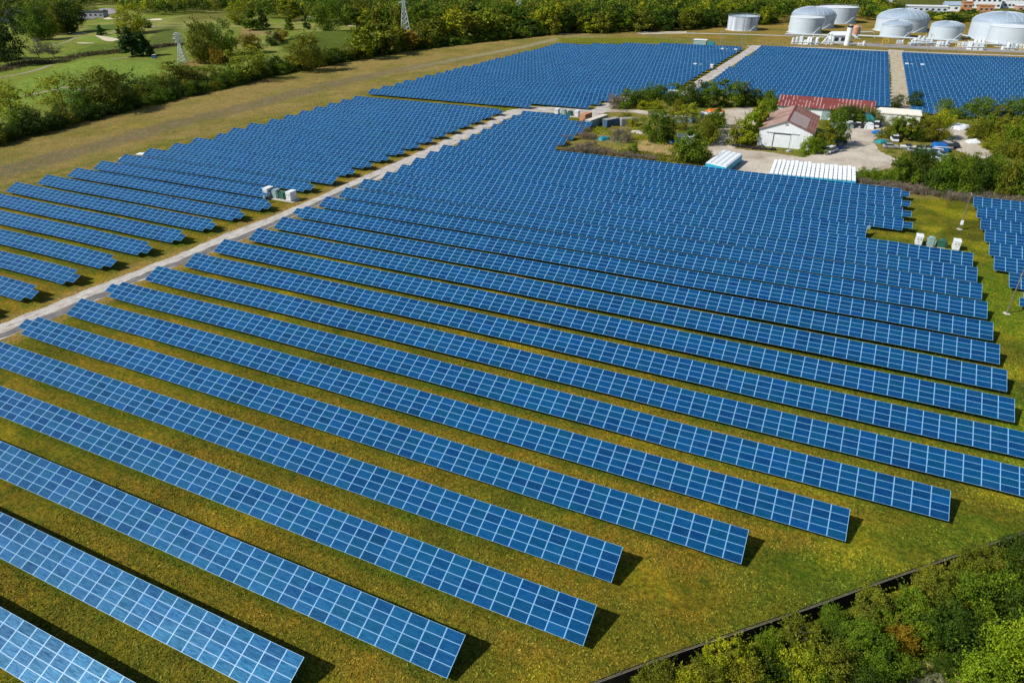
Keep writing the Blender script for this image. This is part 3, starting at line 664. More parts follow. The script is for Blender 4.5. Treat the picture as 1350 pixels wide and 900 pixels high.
# ================================================================== TREES
def crown_mesh(name, seed, n, leaf, H, R, shape, nclump, lift=.25):
    g = np.random.default_rng(seed); cc = []; 
    for i in range(nclump):
        for _ in range(60):
            t = g.random(); a = g.random()*2*math.pi
            if shape == 'round': prof = math.sqrt(max(0, 1-(2*t-1)**2))**.8
            elif shape == 'tall': prof = (math.sin(math.pi*min(1, t*.92+.08))**.6)*.95
            elif shape == 'bush': prof = math.sqrt(max(0, 1-t*t))*1.0
            elif shape == 'cone': prof = (1-t)**.85
            elif shape == 'vase': prof = .35+.75*math.sqrt(max(0, t))*math.sqrt(max(0, 1.05-t))*1.3
            else: prof = 1
            if g.random() < prof+.15: break
        lob = 1+.22*math.sin(3*a+seed)+.15*math.sin(5*a+seed*2+4*t)
        q = g.random()**.5; rad = R*prof*lob*(.30+.62*q)
        z = H*(lift+(1-lift)*t)*(1-.06*g.random())
        cc.append((rad*math.cos(a), rad*math.sin(a), z, R*g.uniform(.24, .44)*(.66 if nclump >= 55 else 1)*(1 if shape not in ('cone', 'tall') else .75), g.random()))
    cc = np.array(cc); k = g.integers(0, nclump, n); C_ = cc[k]
    d = g.normal(size=(n, 3)); d /= np.linalg.norm(d, axis=1)[:, None]; d[:, 2] = np.where(d[:, 2] < -.75, -d[:, 2], d[:, 2])
    rr_ = C_[:, 3]*(.45+.6*g.random(n)**.6)
    P = C_[:, :3]+d*rr_[:, None]*np.array([1, 1, .85]); P[:, 2] = np.maximum(P[:, 2], .05)
    nrm = d*.75+g.normal(size=(n, 3))*.55+np.array([0, 0, .25]); nrm /= np.linalg.norm(nrm, axis=1)[:, None]
    if shape != 'brush':                                     # shoots that reach out of the crown
        ns = max(24, n//90); sd_ = g.normal(size=(ns, 3)); sd_[:, 2] = np.abs(sd_[:, 2])*.9+.15; sd_ /= np.linalg.norm(sd_, axis=1)[:, None]; sk = g.integers(0, nclump, ns); m = g.random(n) < .16; si = g.integers(0, ns, m.sum()); q = g.random(m.sum())
        ln = R*(.30+.34*g.random(ns)); P[m] = cc[sk[si], :3]+sd_[si]*(cc[sk[si], 3]*.8+ln[si]*q)[:, None]+g.normal(size=(m.sum(), 3))*leaf*.45*(1.15-q)[:, None]
        P[:, 2] = np.maximum(P[:, 2], .05)
    if shape == 'brush': nrm = g.normal(size=(n, 3))*np.array([1, 1, .15]); nrm /= np.linalg.norm(nrm, axis=1)[:, None]
    t1 = np.cross(nrm, g.normal(size=(n, 3))); t1 /= np.linalg.norm(t1, axis=1)[:, None]; t2 = np.cross(nrm, t1)
    if shape == 'brush':
        t1 = np.array([0, 0, 1.])+g.normal(size=(n, 3))*.35; t1 /= np.linalg.norm(t1, axis=1)[:, None]; t2 = np.cross(nrm, t1); t2 /= np.linalg.norm(t2, axis=1)[:, None]
    s = leaf*g.uniform(.55, 1.3, n); asp = .6 if shape != 'brush' else .10
    if shape == 'brush': s = s*2.4
    a = t1*s[:, None]*.5; b = t2*s[:, None]*.5*asp
    V = np.stack([P-a, P+b*1.0-a*.1, P+a, P-b*1.0-a*.1], 1)
    ht = np.clip(C_[:, 4]*.5+g.random(n)**1.3*.6, 0, 1)
    return quads_mesh(name, V, [LEAF['green']], None, ht)
def trunk_mesh(name, seed, H, R, lift, r0, nl=9):
    g = random.Random(seed); mb = MB(); P = Vector((0, 0, -.3)); top = H*.82; n = 6; prev = P; pr = r0*1.25; pts = []
    for i in range(1, n+1):
        t = i/n; q = Vector((g.uniform(-1, 1)*.05*R*t*2, g.uniform(-1, 1)*.05*R*t*2, top*t)); r = r0*(1-.82*t); mb.bar(prev, q, pr, 8, 0, r, caps=(i == n)); prev, pr = q, r; pts.append((q.copy(), r))
    for j in range(nl):
        q, r = pts[g.randrange(1, n-1)]; a = g.uniform(0, 6.283); L = R*g.uniform(.4, .7); m = q+Vector((math.cos(a)*L*.55, math.sin(a)*L*.55, L*.38)); e = q+Vector((math.cos(a)*L, math.sin(a)*L, L*.85))
        mb.bar(q, m, r*.6, 6, 0, r*.38, caps=False); mb.bar(m, e, r*.38, 5, 0, r*.12)
        for _ in range(2):
            b = a+g.uniform(-.8, .8); mb.bar(m, m+Vector((math.cos(b)*L*.4, math.sin(b)*L*.4, L*.3)), r*.25, 4, 0, r*.08)
    return mb.mesh(name, M['bark'], smooth=True)
PROTO = {}
def proto(kind, q):
    "kind of plant, quality: n(ear) m(iddle) f(ar); several individuals each"
    if (kind, q) in PROTO: return PROTO[(kind, q)]
    spec = dict(round=(10, 4.4, 'round', .05), tall=(14, 3.0, 'tall', .06), bush=(4, 2.6, 'bush', .0), cone=(8, 2.6, 'cone', .06), vase=(9, 4.2, 'round', .12), airy=(11, 3.8, 'round', .2), brush=(2.4, 2.2, 'bush', 0), small=(5, 2.0, 'tall', .04))[kind]
    H, R, shp, lift = spec
    num, leaf, ncl = dict(n=(15000, .27, 84), m=(6500, .42, 44), f=(2600, .78, 32))[q]
    if kind in ('bush', 'small'): num = int(num*.75); leaf *= .72; ncl = int(ncl*.8)
    if kind == 'airy': num = int(num*.45); ncl = int(ncl*.8)
    if kind == 'brush': num = int(num*.28); leaf *= .8; shp = 'brush'
    out = []
    for v in range({'n': 6, 'm': 6, 'f': 7}[q]):
        s = hash_(kind)+v*13
        cm = crown_mesh('crown_leaves', s, num, leaf*(R/4)**.3, H, R, shp, ncl, lift)
        tm = trunk_mesh('trunk_wood', s, H, R, lift, .013*H+.03, 6) if kind not in ('bush', 'brush') else None
        out.append((cm, tm))
    PROTO[(kind, q)] = (H, R, out); return PROTO[(kind, q)]
def hash_(s): return sum(ord(c)*(i+3) for i, c in enumerate(s)) % 997
NT_ = [0]
def plant(name, kind, leaf, loc, H, R, q, label, cat, group=None):
    h0, r0, vs = proto(kind, q); NT_[0] += 1; g = random.Random(NT_[0]*7+3); cm, tm = vs[g.randrange(len(vs))]
    s = (R/r0, R/r0*g.uniform(.9, 1.1), H/h0); rz = g.uniform(0, 6.283)
    if tm is None:
        o = link(name, cm, None, loc); o.scale = s; o.rotation_euler = (0, 0, rz); c = o
    else:
        o = empty(name, loc, rz); o.scale = s; c = link('crown', cm, o); link('trunk', tm, o)
    c.material_slots[0].link = 'OBJECT'; c.material_slots[0].material = LEAF[leaf]
    return tag(o, label, cat, group)
def stand(px, py):
    P = U(px, py); P[2] = gz(P[0], P[1])
    for _ in range(2): P = U(px, py, P[2]); P[2] = gz(P[0], P[1])
    return P
def ptree(px, py, ty, hw, kind, leaf, q, label, cat='tree', group=None, name='broadleaf_tree'):
    "plant whose foot is at picture point (px,py), whose top reaches row ty and whose crown is 2*hw wide"
    P = stand(px, py); H = height_of(P, ty); R = hw/ppm(P); return plant(name, kind, leaf, (P[0], P[1], P[2]-.05), H, R, q, label, cat, group)

# near bushes beyond the fence: crown centre, half width (picture), height in metres
NEAR = [(868, 888, 26, 3.6, 'bush', 'olive', 'small olive bush'), (905, 905, 30, 3.6, 'bush', 'yellow', 'yellow-green bush'), (955, 868, 34, 5.4, 'small', 'yellow', 'tall yellow-olive bush'), (985, 892, 34, 4.6, 'bush', 'olive', 'olive bush'),
        (930, 893, 30, 4.2, 'bush', 'olive', 'broad olive bush'), (1012, 850, 26, 3.4, 'bush', 'green', 'dark green bush'), (1030, 878, 28, 3.2, 'bush', 'dark', 'low dark bush'), (1053, 835, 30, 4.6, 'small', 'olive', 'upright olive shrub'), (1060, 885, 36, 4.4, 'bush', 'yellow', 'rounded yellow-green bush'),
        (1095, 815, 22, 3.0, 'bush', 'green', 'green shrub'), (1098, 880, 34, 4.8, 'bush', 'olive', 'dense olive bush'), (1112, 842, 30, 3.6, 'bush', 'dark', 'dark green bush'), (1138, 850, 34, 5.0, 'vase', 'green', 'broad leaved green sumac'), (1148, 797, 30, 4.8, 'small', 'olive', 'upright yellowish shrub'),
        (1160, 880, 30, 4.0, 'bush', 'green', 'green bush'), (1192, 876, 22, 2.6, 'bush', 'green', 'low green bush'), (1172, 820, 26, 3.0, 'bush', 'green', 'low green bush'), (1190, 842, 24, 3.2, 'bush', 'autumn', 'reddish brown tinged bush'), (1200, 800, 32, 4.2, 'bush', 'green', 'green bush'), (1232, 775, 32, 5.4, 'round', 'olive', 'tall olive tree'),
        (1215, 825, 30, 4.0, 'bush', 'green', 'green bush'), (1248, 825, 40, 5.4, 'bush', 'dark', 'large dark green bush'), (1280, 835, 34, 4.0, 'bush', 'dark', 'dark bush'), (1275, 785, 34, 5.4, 'bush', 'green', 'large green bush'), (1290, 745, 30, 5.6, 'round', 'olive', 'olive tree'),
        (1318, 775, 34, 5.4, 'bush', 'green', 'green bush'), (1345, 800, 34, 5, 'bush', 'dark', 'dark green bush'), (1345, 738, 30, 6.0, 'round', 'dark', 'dark tree'), (1372, 770, 34, 6, 'bush', 'green', 'green bush'),
        (1335, 860, 46, 7.2, 'bush', 'lime', 'bright yellow-green tree'), (1300, 892, 40, 5.0, 'bush', 'lime', 'bright green bush'), (1380, 850, 45, 7.0, 'bush', 'lime', 'bright green tree'), (1245, 878, 18, 1.7, 'bush', 'dark', 'small green bush in the dry clearing'),
        (1232, 899, 13, 1.0, 'brush', 'silver', 'small pale silvery dead brush'), (1212, 906, 16, 1.1, 'brush', 'silver', 'pale dead brush'), (845, 912, 26, 3.0, 'bush', 'olive', 'olive bush'), (1140, 905, 34, 3.6, 'bush', 'dark', 'dark bush'), (1075, 912, 34, 3.6, 'bush', 'green', 'green bush'), (1000, 915, 30, 3.6, 'bush', 'green', 'green bush')]
NEAR.sort(key=lambda q: q[0])
for i, (cx, cy, hw, H, kind, leaf, desc) in enumerate(NEAR):
    P = U(cx, cy, H*.55); R = hw/ppm(P)*.98; P = (P[0]+.1, P[1]-.1, -.05)
    plant('sumac_shrub' if 'sumac' in desc else ('broadleaf_tree' if 'tree' in desc else 'bush'), kind, leaf, P, H, R, 'n', desc+' beyond the dark fence, %s from the left' % nth(i+1), 'tree' if 'tree' in desc else 'bush', 'bushes beyond the dark fence')
gnd = [U(1180, 905)[:2], U(1200, 872)[:2], U(1240, 856)[:2], U(1290, 850)[:2], U(1300, 880)[:2], U(1285, 915)[:2], U(1220, 925)[:2]]
patch('dry_clearing', gnd, .012, simple('dry_grass', (.27, .25, .08), .95, .35, 2.5), .5, world=True)

# hedgerow between golf course and field
hp = [np.array(q) for q in HEDGE]; acc = []
for a, b in zip(hp[:-1], hp[1:]):
    L = np.linalg.norm(b-a); acc += [(a+(b-a)*t/L, (b-a)/L) for t in np.arange(0, L, 4.4)]
hedge = []
for i, (P, d) in enumerate(acc):
    nn = np.array([-d[1], d[0]])
    for off, h in ((1.5, random.uniform(3.6, 6.0)), (6.5, random.uniform(5.5, 8.5))):
        if off > 5 and i % 2: continue
        q = P+nn*(off+random.uniform(-1.2, 1.2))+d*random.uniform(-2, 2)
        hedge.append((q, h, random.uniform(3.2, 4.6)))
hedge.sort(key=lambda h: PRJ((*h[0], 0))[0])
for i, (q, h, r) in enumerate(hedge):
    lf = random.choice(['dark', 'dark', 'green', 'dark', 'green', 'olive'])
    plant('hedgerow_bush', 'bush', lf, (q[0], q[1], -.1), h, r, 'm' if i < 75 else 'f', {'dark': 'dark green', 'green': 'green', 'olive': 'olive'}[lf]+' bush at the foot of the hedgerow, %s from the left' % nth(i+1), 'bush', 'bushes along the hedgerow')
HT = [(22, 166, 108, 22, 'airy', 'yellow', 'sparse yellowing tree'), (88, 150, 100, 22, 'airy', 'yellow', 'airy yellow-green tree'), (118, 150, 121, 13, 'round', 'green', 'small green tree'), (142, 148, 94, 22, 'round', 'olive', 'round yellowish tree'),
      (178, 132, 98, 18, 'round', 'dark', 'dark green tree'), (205, 125, 100, 12, 'round', 'green', 'small green tree'), (230, 120, 80, 16, 'tall', 'olive', 'yellow-green tree'), (248, 118, 86, 14, 'round', 'olive', 'olive tree'), (262, 116, 88, 13, 'airy', 'olive', 'thin olive tree'),
      (285, 112, 84, 12, 'airy', 'olive', 'thin brownish tree'), (305, 112, 92, 13, 'round', 'green', 'green tree'), (330, 107, 60, 19, 'airy', 'yellow', 'golden airy tree'), (352, 100, 80, 10, 'round', 'dark', 'dark tree'), (386, 92, 74, 9, 'small', 'autumn', 'small orange tinted tree'),
      (407, 94, 49, 17, 'round', 'olive', 'tall yellow-green tree'), (432, 86, 66, 13, 'round', 'dark', 'dark green tree'), (456, 80, 57, 11, 'airy', 'olive', 'olive tree'), (480, 78, 37, 14, 'round', 'yellow', 'yellow-green tree'), (500, 72, 32, 20, 'round', 'olive', 'broad olive tree'),
      (516, 68, 36, 13, 'round', 'yellow', 'yellow-green tree'), (535, 66, 40, 13, 'round', 'autumn', 'brownish tree'), (553, 63, 30, 12, 'round', 'olive', 'olive tree'), (572, 58, 25, 17, 'round', 'olive', 'rounded olive tree'), (592, 57, 22, 14, 'round', 'yellow', 'yellow-green tree'),
      (612, 54, 19, 18, 'round', 'olive', 'broad olive tree'), (636, 52, 16, 18, 'round', 'yellow', 'rounded yellow-green tree'), (652, 50, 19, 13, 'round', 'olive', 'olive tree'), (666, 48, 20, 11, 'tall', 'olive', 'upright olive tree'), (700, 46, 26, 10, 'round', 'dark', 'dark tree'), (716, 45, 12, 12, 'round', 'yellow', 'tall yellowish tree'), (733, 44, 5, 14, 'round', 'yellow', 'tall yellow-green tree')]
for i, (a, b, t, hw, kind, leaf, desc) in enumerate(HT):
    ptree(a, b, t, hw*1.25, kind, leaf, 'm' if i < 17 else 'f', desc+' rising from the hedgerow, %s from the left' % nth(i+1), 'tree', 'trees rising from the hedgerow')
# golf course trees
GT = [(17, 87, 33, 18, 'vase', 'dark', 'wide dark tree'), (-8, 80, 40, 20, 'round', 'dark', 'dark tree'), (23, 40, 17, 9, 'round', 'dark', 'dark round tree'), (40, 44, 20, 11, 'round', 'dark', 'dark tree'), (52, 53, 14, 13, 'round', 'green', 'broad green tree'), (63, 53, 9, 13, 'round', 'green', 'broad green tree'),
      (78, 46, 14, 10, 'round', 'olive', 'slim tree with orange top'), (90, 45, 6, 12, 'round', 'dark', 'dark green tree'), (100, 44, 9, 12, 'round', 'dark', 'dark green tree'), (134, 47, 36, 5, 'cone', 'blue', 'small round evergreen'), (158, 46, 37, 4, 'cone', 'blue', 'small round evergreen'),
      (176, 46, 9, 16, 'round', 'yellow', 'tall yellow-green tree'), (175, 75, 40, 15, 'cone', 'blue', 'dark spreading conifer'), (190, 74, 42, 12, 'cone', 'blue', 'dark conifer'), (199, 73, 58, 5, 'cone', 'blue', 'small dark round evergreen'), (195, 38, 28, 6, 'round', 'dark', 'small dark tree'),
      (269, 84, 33, 14, 'round', 'olive', 'broad yellow-green tree'), (274, 80, 40, 12, 'round', 'olive', 'yellow-green tree'), (296, 72, 31, 17, 'round', 'green', 'broad green tree'), (290, 84, 66, 14, 'bush', 'autumn', 'low brown shrub'), (322, 66, 48, 7, 'airy', 'autumn', 'small orange tree'),
      (336, 70, 50, 11, 'round', 'autumn', 'round orange-green tree'), (361, 62, 45, 8, 'round', 'dark', 'small dark round tree'), (372, 60, 42, 8, 'round', 'autumn', 'small orange-green tree'), (316, 33, 6, 12, 'round', 'yellow', 'tall yellow topped tree'), (334, 40, 15, 12, 'cone', 'green', 'broad green conifer'),
      (348, 38, 14, 8, 'cone', 'dark', 'dark green conifer'), (383, 28, 0, 12, 'tall', 'yellow', 'tall yellow-green poplar'), (382, 40, 26, 6, 'cone', 'green', 'small pine'), (405, 39, 24, 5, 'cone', 'blue', 'small dark spruce'), (433, 43, 3, 19, 'round', 'green', 'large round green tree'),
      (458, 33, 4, 10, 'round', 'dark', 'dark green tree'), (476, 34, 2, 14, 'round', 'olive', 'olive tree')]
for i, (a, b, t, hw, kind, leaf, desc) in enumerate(sorted(GT)):
    ptree(a, b, t-3, hw*1.15, kind, leaf, 'm', desc+' on the golf course, %s from the left' % nth(i+1), 'tree', 'trees on the golf course', 'conifer' if kind == 'cone' else 'broadleaf_tree')
# creek side scrub: nobody could count it
def mass(name, pts, n, hh, leafm, label, spread, seed, leaf=.9):
    g = np.random.default_rng(seed); Q = []
    P = [U(*q)[:2] for q in pts]
    for i in range(n):
        j = g.integers(0, len(P)-1); t = g.random(); c = np.array(P[j])*(1-t)+np.array(P[j+1])*t+g.normal(size=2)*spread; z = gz(*c)
        m = 60; d = g.normal(size=(m, 3))*np.array([1.5, 1.5, .5])*hh*.55; d[:, 2] = np.abs(d[:, 2])+hh*.15; o = np.array([c[0], c[1], z])+d
        u = g.normal(size=(m, 3)); u /= np.linalg.norm(u, axis=1)[:, None]; v = np.cross(u, g.normal(size=(m, 3))); v /= np.linalg.norm(v, axis=1)[:, None]
        s = leaf*g.uniform(.5, 1.1, m)[:, None]*.5; Q.append(np.stack([o-u*s, o-v*s*.6, o+u*s, o+v*s*.6], 1))
    Q = np.concatenate(Q); me = quads_mesh(name, Q, [leafm], None, np.random.default_rng(seed+1).random(len(Q)))
    return tag(link(name, me), label, kind='stuff')
mass('creek_undergrowth', [(-10, 96), (35, 84), (70, 84), (110, 74), (150, 70), (175, 67)], 190, 2.2, mat_leaf('creek_scrub_leaves', [(0, (.05, .045, .02)), (.5, (.10, .085, .035)), (1, (.17, .14, .06))]), 'brown and green scrub along the creek', 2.6, 5)
mass('creek_undergrowth', [(195, 65), (215, 62), (240, 60)], 50, 1.8, mat_leaf('creek_scrub_leaves_dark', [(0, (.04, .035, .02)), (1, (.12, .09, .05))]), 'dark scrub on the creek bank', 1.5, 6)
for q, desc in (((52, 78, 52, 12), 'thin grey leafless tree'), ((72, 76, 56, 11), 'thin grey leafless tree')):
    ptree(*q, 'airy', 'brush', 'm', desc+' beside the creek, ' + ('left' if q[0] < 60 else 'right')+' one of two', 'tree', 'bare trees beside the creek')

# yard scrub in the middle
YT = [(812, 142, 128, 10, 'brush', 'brush', 'grey bare bush'), (826, 142, 121, 12, 'bush', 'green', 'green bush'), (842, 140, 122, 12, 'bush', 'dark', 'green bush'), (856, 134, 116, 12, 'bush', 'green', 'green bush'), (870, 130, 116, 11, 'bush', 'green', 'green bush'),
      (884, 138, 124, 10, 'bush', 'dark', 'dark green bush'), (888, 118, 112, 9, 'bush', 'green', 'green bush'), (902, 136, 116, 13, 'round', 'green', 'green tree'), (918, 140, 110, 15, 'round', 'dark', 'broad dark green tree'), (934, 141, 112, 12, 'round', 'green', 'green tree'), (952, 140, 107, 13, 'tall', 'green', 'upright green tree'),
      (968, 141, 112, 12, 'round', 'green', 'green tree'), (985, 140, 118, 10, 'bush', 'dark', 'dark bush'), (978, 140, 110, 8, 'tall', 'olive', 'upright olive tree'), (996, 138, 120, 9, 'tall', 'olive', 'upright olive tree'), (1012, 138, 122, 10, 'bush', 'green', 'green bush'),
      (848, 143, 135, 9, 'bush', 'yellow', 'low yellow flowering bush'), (866, 143, 135, 9, 'bush', 'yellow', 'low yellow flowering bush'), (893, 154, 136, 10, 'bush', 'olive', 'olive bush'), (906, 160, 137, 13, 'tall', 'yellow', 'yellow-green tree'), (864, 188, 148, 17, 'round', 'green', 'big round green tree'), (878, 188, 156, 11, 'round', 'dark', 'dark green tree'),
      (910, 212, 170, 12, 'tall', 'green', 'upright green tree'), (908, 214, 183, 19, 'bush', 'green', 'broad green bush'), (922, 216, 196, 12, 'bush', 'dark', 'dark green bush'), (928, 184, 155, 14, 'bush', 'olive', 'olive bush'), (940, 176, 150, 12, 'bush', 'green', 'green bush'), (930, 190, 164, 13, 'bush', 'olive', 'olive bush'), (897, 170, 152, 10, 'bush', 'olive', 'olive bush'), (945, 168, 144, 9, 'small', 'green', 'slim green tree'),
      (826, 160, 150, 8, 'bush', 'olive', 'low olive bush'), (832, 166, 157, 8, 'bush', 'yellow', 'low yellow bush'), (836, 202, 191, 6, 'small', 'green', 'small green shrub'), (820, 186, 174, 10, 'brush', 'brush', 'grey twiggy bush'), (800, 165, 157, 8, 'bush', 'olive', 'low olive bush'),
      (976, 191, 160, 13, 'small', 'yellow', 'yellow-green tree'), (987, 190, 150, 13, 'small', 'lime', 'yellow-green tree'), (996, 182, 138, 11, 'small', 'yellow', 'yellow-green tree'), (1004, 170, 134, 10, 'small', 'lime', 'green tree'), (1015, 152, 134, 10, 'bush', 'green', 'green bush'), (968, 190, 168, 9, 'bush', 'olive', 'olive bush'),
      (1064, 202, 184, 10, 'bush', 'lime', 'bright green bush'), (1078, 202, 186, 10, 'bush', 'green', 'green bush'), (1086, 198, 164, 10, 'small', 'olive', 'upright olive tree'), (1096, 194, 156, 12, 'round', 'green', 'green tree'), (1104, 190, 164, 10, 'bush', 'green', 'green bush'), (1081, 150, 141, 7, 'small', 'green', 'small green tree'),
      (1108, 163, 143, 10, 'round', 'green', 'round green tree'), (1122, 164, 142, 10, 'round', 'dark', 'dark green tree'), (1136, 165, 144, 10, 'round', 'green', 'green tree'), (1150, 165, 148, 10, 'round', 'olive', 'olive tree'), (1100, 160, 146, 8, 'bush', 'green', 'green bush'),
      (1172, 182, 158, 11, 'bush', 'olive', 'olive bush'), (1184, 184, 156, 12, 'small', 'green', 'upright green bush'), (1196, 184, 157, 12, 'small', 'olive', 'upright olive bush'), (1208, 186, 170, 10, 'bush', 'dark', 'dark bush'), (1222, 186, 158, 12, 'round', 'olive', 'olive tree'), (1234, 184, 152, 12, 'round', 'yellow', 'yellowish tree'), (1246, 188, 176, 8, 'bush', 'olive', 'olive bush'), (1240, 166, 148, 12, 'bush', 'yellow', 'yellow bush'), (1222, 168, 152, 11, 'bush', 'olive', 'olive bush'),
      (1181, 142, 127, 8, 'round', 'dark', 'dark green tree'), (1204, 144, 124, 9, 'round', 'dark', 'dark green tree'), (1243, 152, 133, 9, 'round', 'green', 'round green tree'), (1262, 156, 146, 11, 'bush', 'green', 'green bush'), (1276, 154, 138, 12, 'bush', 'green', 'green bush'), (1292, 156, 132, 15, 'round', 'green', 'broad green tree'), (1316, 162, 141, 10, 'tall', 'olive', 'pale olive tree'), (1334, 160, 132, 14, 'round', 'green', 'green tree'), (1352, 165, 135, 14, 'round', 'dark', 'dark green tree'),
      (1286, 184, 160, 13, 'bush', 'olive', 'olive bush'), (1300, 178, 154, 13, 'bush', 'green', 'green bush'), (1318, 184, 158, 15, 'bush', 'olive', 'olive bush'), (1336, 196, 164, 17, 'bush', 'green', 'big green bush'), (1352, 190, 160, 16, 'bush', 'green', 'green bush'), (1326, 206, 186, 13, 'bush', 'olive', 'olive bush'), (1348, 212, 190, 14, 'bush', 'olive', 'olive bush'), (1306, 196, 182, 9, 'bush', 'yellow', 'yellowish bush'), (1338, 178, 158, 12, 'bush', 'olive', 'olive bush'),
      (1136, 240, 224, 8, 'bush', 'green', 'green bush'), (1150, 240, 225, 11, 'bush', 'green', 'green bush'), (1166, 244, 228, 11, 'bush', 'green', 'low green bush'), (1182, 246, 206, 11, 'small', 'green', 'pointed green tree'), (1196, 246, 220, 11, 'bush', 'lime', 'bright green bush'), (1204, 246, 198, 14, 'round', 'dark', 'dark green tree'), (1216, 240, 200, 11, 'airy', 'dark', 'thin dark tree'), (1238, 254, 214, 17, 'bush', 'green', 'large green bush'), (1254, 254, 222, 13, 'bush', 'green', 'green bush'), (1226, 252, 224, 12, 'bush', 'dark', 'dark bush'),
      (1268, 256, 218, 14, 'bush', 'green', 'green bush'), (1276, 240, 208, 12, 'bush', 'green', 'green bush'), (1286, 258, 214, 14, 'round', 'dark', 'dark green tree'), (1302, 258, 207, 13, 'round', 'green', 'green tree'), (1318, 262, 216, 14, 'bush', 'olive', 'olive bush'), (1334, 262, 222, 15, 'bush', 'green', 'pale green bush'), (1352, 262, 220, 15, 'bush', 'dark', 'dark green bush'), (1310, 240, 212, 12, 'bush', 'green', 'green bush'), (1340, 240, 214, 13, 'bush', 'olive', 'olive bush'), (1246, 232, 206, 12, 'small', 'green', 'upright green bush'), (1262, 228, 205, 10, 'bush', 'olive', 'olive bush'),
      (1380, 200, 165, 16, 'bush', 'green', 'green bush'), (1378, 240, 205, 16, 'bush', 'green', 'green bush')]
YT.sort(key=lambda q: q[0])
for i, (a, b, t, hw, kind, leaf, desc) in enumerate(YT):
    ptree(a, b, t-2, hw*1.12, kind, leaf, 'm', desc+' in the scrub around the yard, %s from the left' % nth(i+1), 'bush' if 'bush' in desc or 'shrub' in desc else 'tree', 'bushes and trees around the yard', 'bush' if 'bush' in desc else 'broadleaf_tree')
# grey brush along the array edges
bl = []
for (a, b), n in ((((738, 196), (778, 158)), 9), (((742, 200), (800, 204)), 12), (((800, 204), (860, 212)), 8), (((1135, 242), (1215, 256)), 18), (((1215, 256), (1285, 266)), 14), (((1285, 262), (1370, 274)), 12)):
    for j in range(n):
        t = (j+.5)/n; bl.append((a[0]*(1-t)+b[0]*t+random.uniform(-3, 3), a[1]*(1-t)+b[1]*t+random.uniform(-3, 1)))
for x in range(8): bl.append((750+random.uniform(0, 50), 186+random.uniform(-14, 12)))
bl.sort()
for i, (a, b) in enumerate(bl):
    P = stand(a, b); plant('dry_brush', 'brush', 'brush', (P[0], P[1], -.05), random.uniform(.9, 1.9), random.uniform(1.3, 2.3), 'm', 'dry grey-brown brush along the panel edge, %s from the left' % nth(i+1), 'brush', 'dry brush along the panels')
mass('weeds', [(800, 200), (860, 208), (900, 216)], 60, 1.1, LEAF['olive'], 'low weeds between the panels and the sand', 2.5, 21, .5)
mass('weeds', [(790, 168), (815, 180), (850, 172), (880, 195)], 70, .9, LEAF['yellow'], 'low yellow weeds in the scrub', 4, 22, .5)
mass('weeds', [(1165, 185), (1200, 210), (1260, 215), (1300, 215)], 60, 1.0, LEAF['olive'], 'low weeds among the junk', 4, 23, .5)

# ---- the wood beyond: nearest trees one by one, the rest as one mass
fx = [-40, 0, 60, 108, 112, 150, 160, 200, 250, 300, 312, 345, 380, 455, 480, 540, 600, 660, 720, 790, 850, 880, 930, 960, 1010, 1050, 1100, 1125, 1140, 1210, 1290, 1360, 1400]
fy = [34, 32, 30, 26, 8, 8, 16, 22, 21, 20, 20, 27, 27, 36, 38, 42, 40, 44, 46, 45, 43, 41, 39, 36, 33, 26, 20, 26, 27, 29, 30, 28, 28]
g = np.random.default_rng(77); cand = []
for yy in np.arange(380, 1260, 9.2):
    for xx in np.arange(-1350, 320, 9.2):
        x = xx+g.uniform(-4, 4); y = yy+g.uniform(-4, 4); z = 0
        px, py, dz = PRJ((x, y, z))
        if px < -45 or px > 1395 or py < -6 or py > np.interp(px, fx, fy): continue
        if px > 1165 and px < 1245 and py < 15: continue
        if px > 1185 and py < 21: continue
        if 0 < px < 60 and py < 12: continue
        if 655 < px < 700 and 36 < py < 44: continue
        cand.append((dz, x, y, px))
cand.sort()
sel = cand[:190]; rest = cand[190:]
rk = random.Random(5)
for i, (dz, x, y, px) in enumerate(sorted(sel, key=lambda q: q[3])):
    low = px > 1110
    kind = rk.choice(['round', 'round', 'tall', 'round']); 
    lf = rk.choice(['dark', 'green', 'green', 'olive', 'olive', 'dark', 'yellow']) if px > 480 else rk.choice(['dark', 'green', 'dark', 'dark', 'olive'])
    H = rk.uniform(11, 16) if not low else (rk.uniform(4.5, 8) if px < 1185 else rk.uniform(3.2, 5.5))
    plant('wood_edge_tree', kind if not low else 'round', lf, (x, y, gz(x, y)-.1), H, rk.uniform(5.2, 7.2) if kind == 'round' else rk.uniform(3.5, 4.8), 'f',
          {'dark': 'dark green', 'green': 'green', 'olive': 'olive green', 'yellow': 'yellow-green'}[lf]+' tree at the edge of the far wood, %s from the left' % nth(i+1) if i < 99 else {'dark': 'dark green', 'green': 'green', 'olive': 'olive green', 'yellow': 'yellow-green'}[lf]+' tree at the front of the far wood, %s from the right' % nth(len(sel)-i), 'tree', 'trees at the front of the far wood')
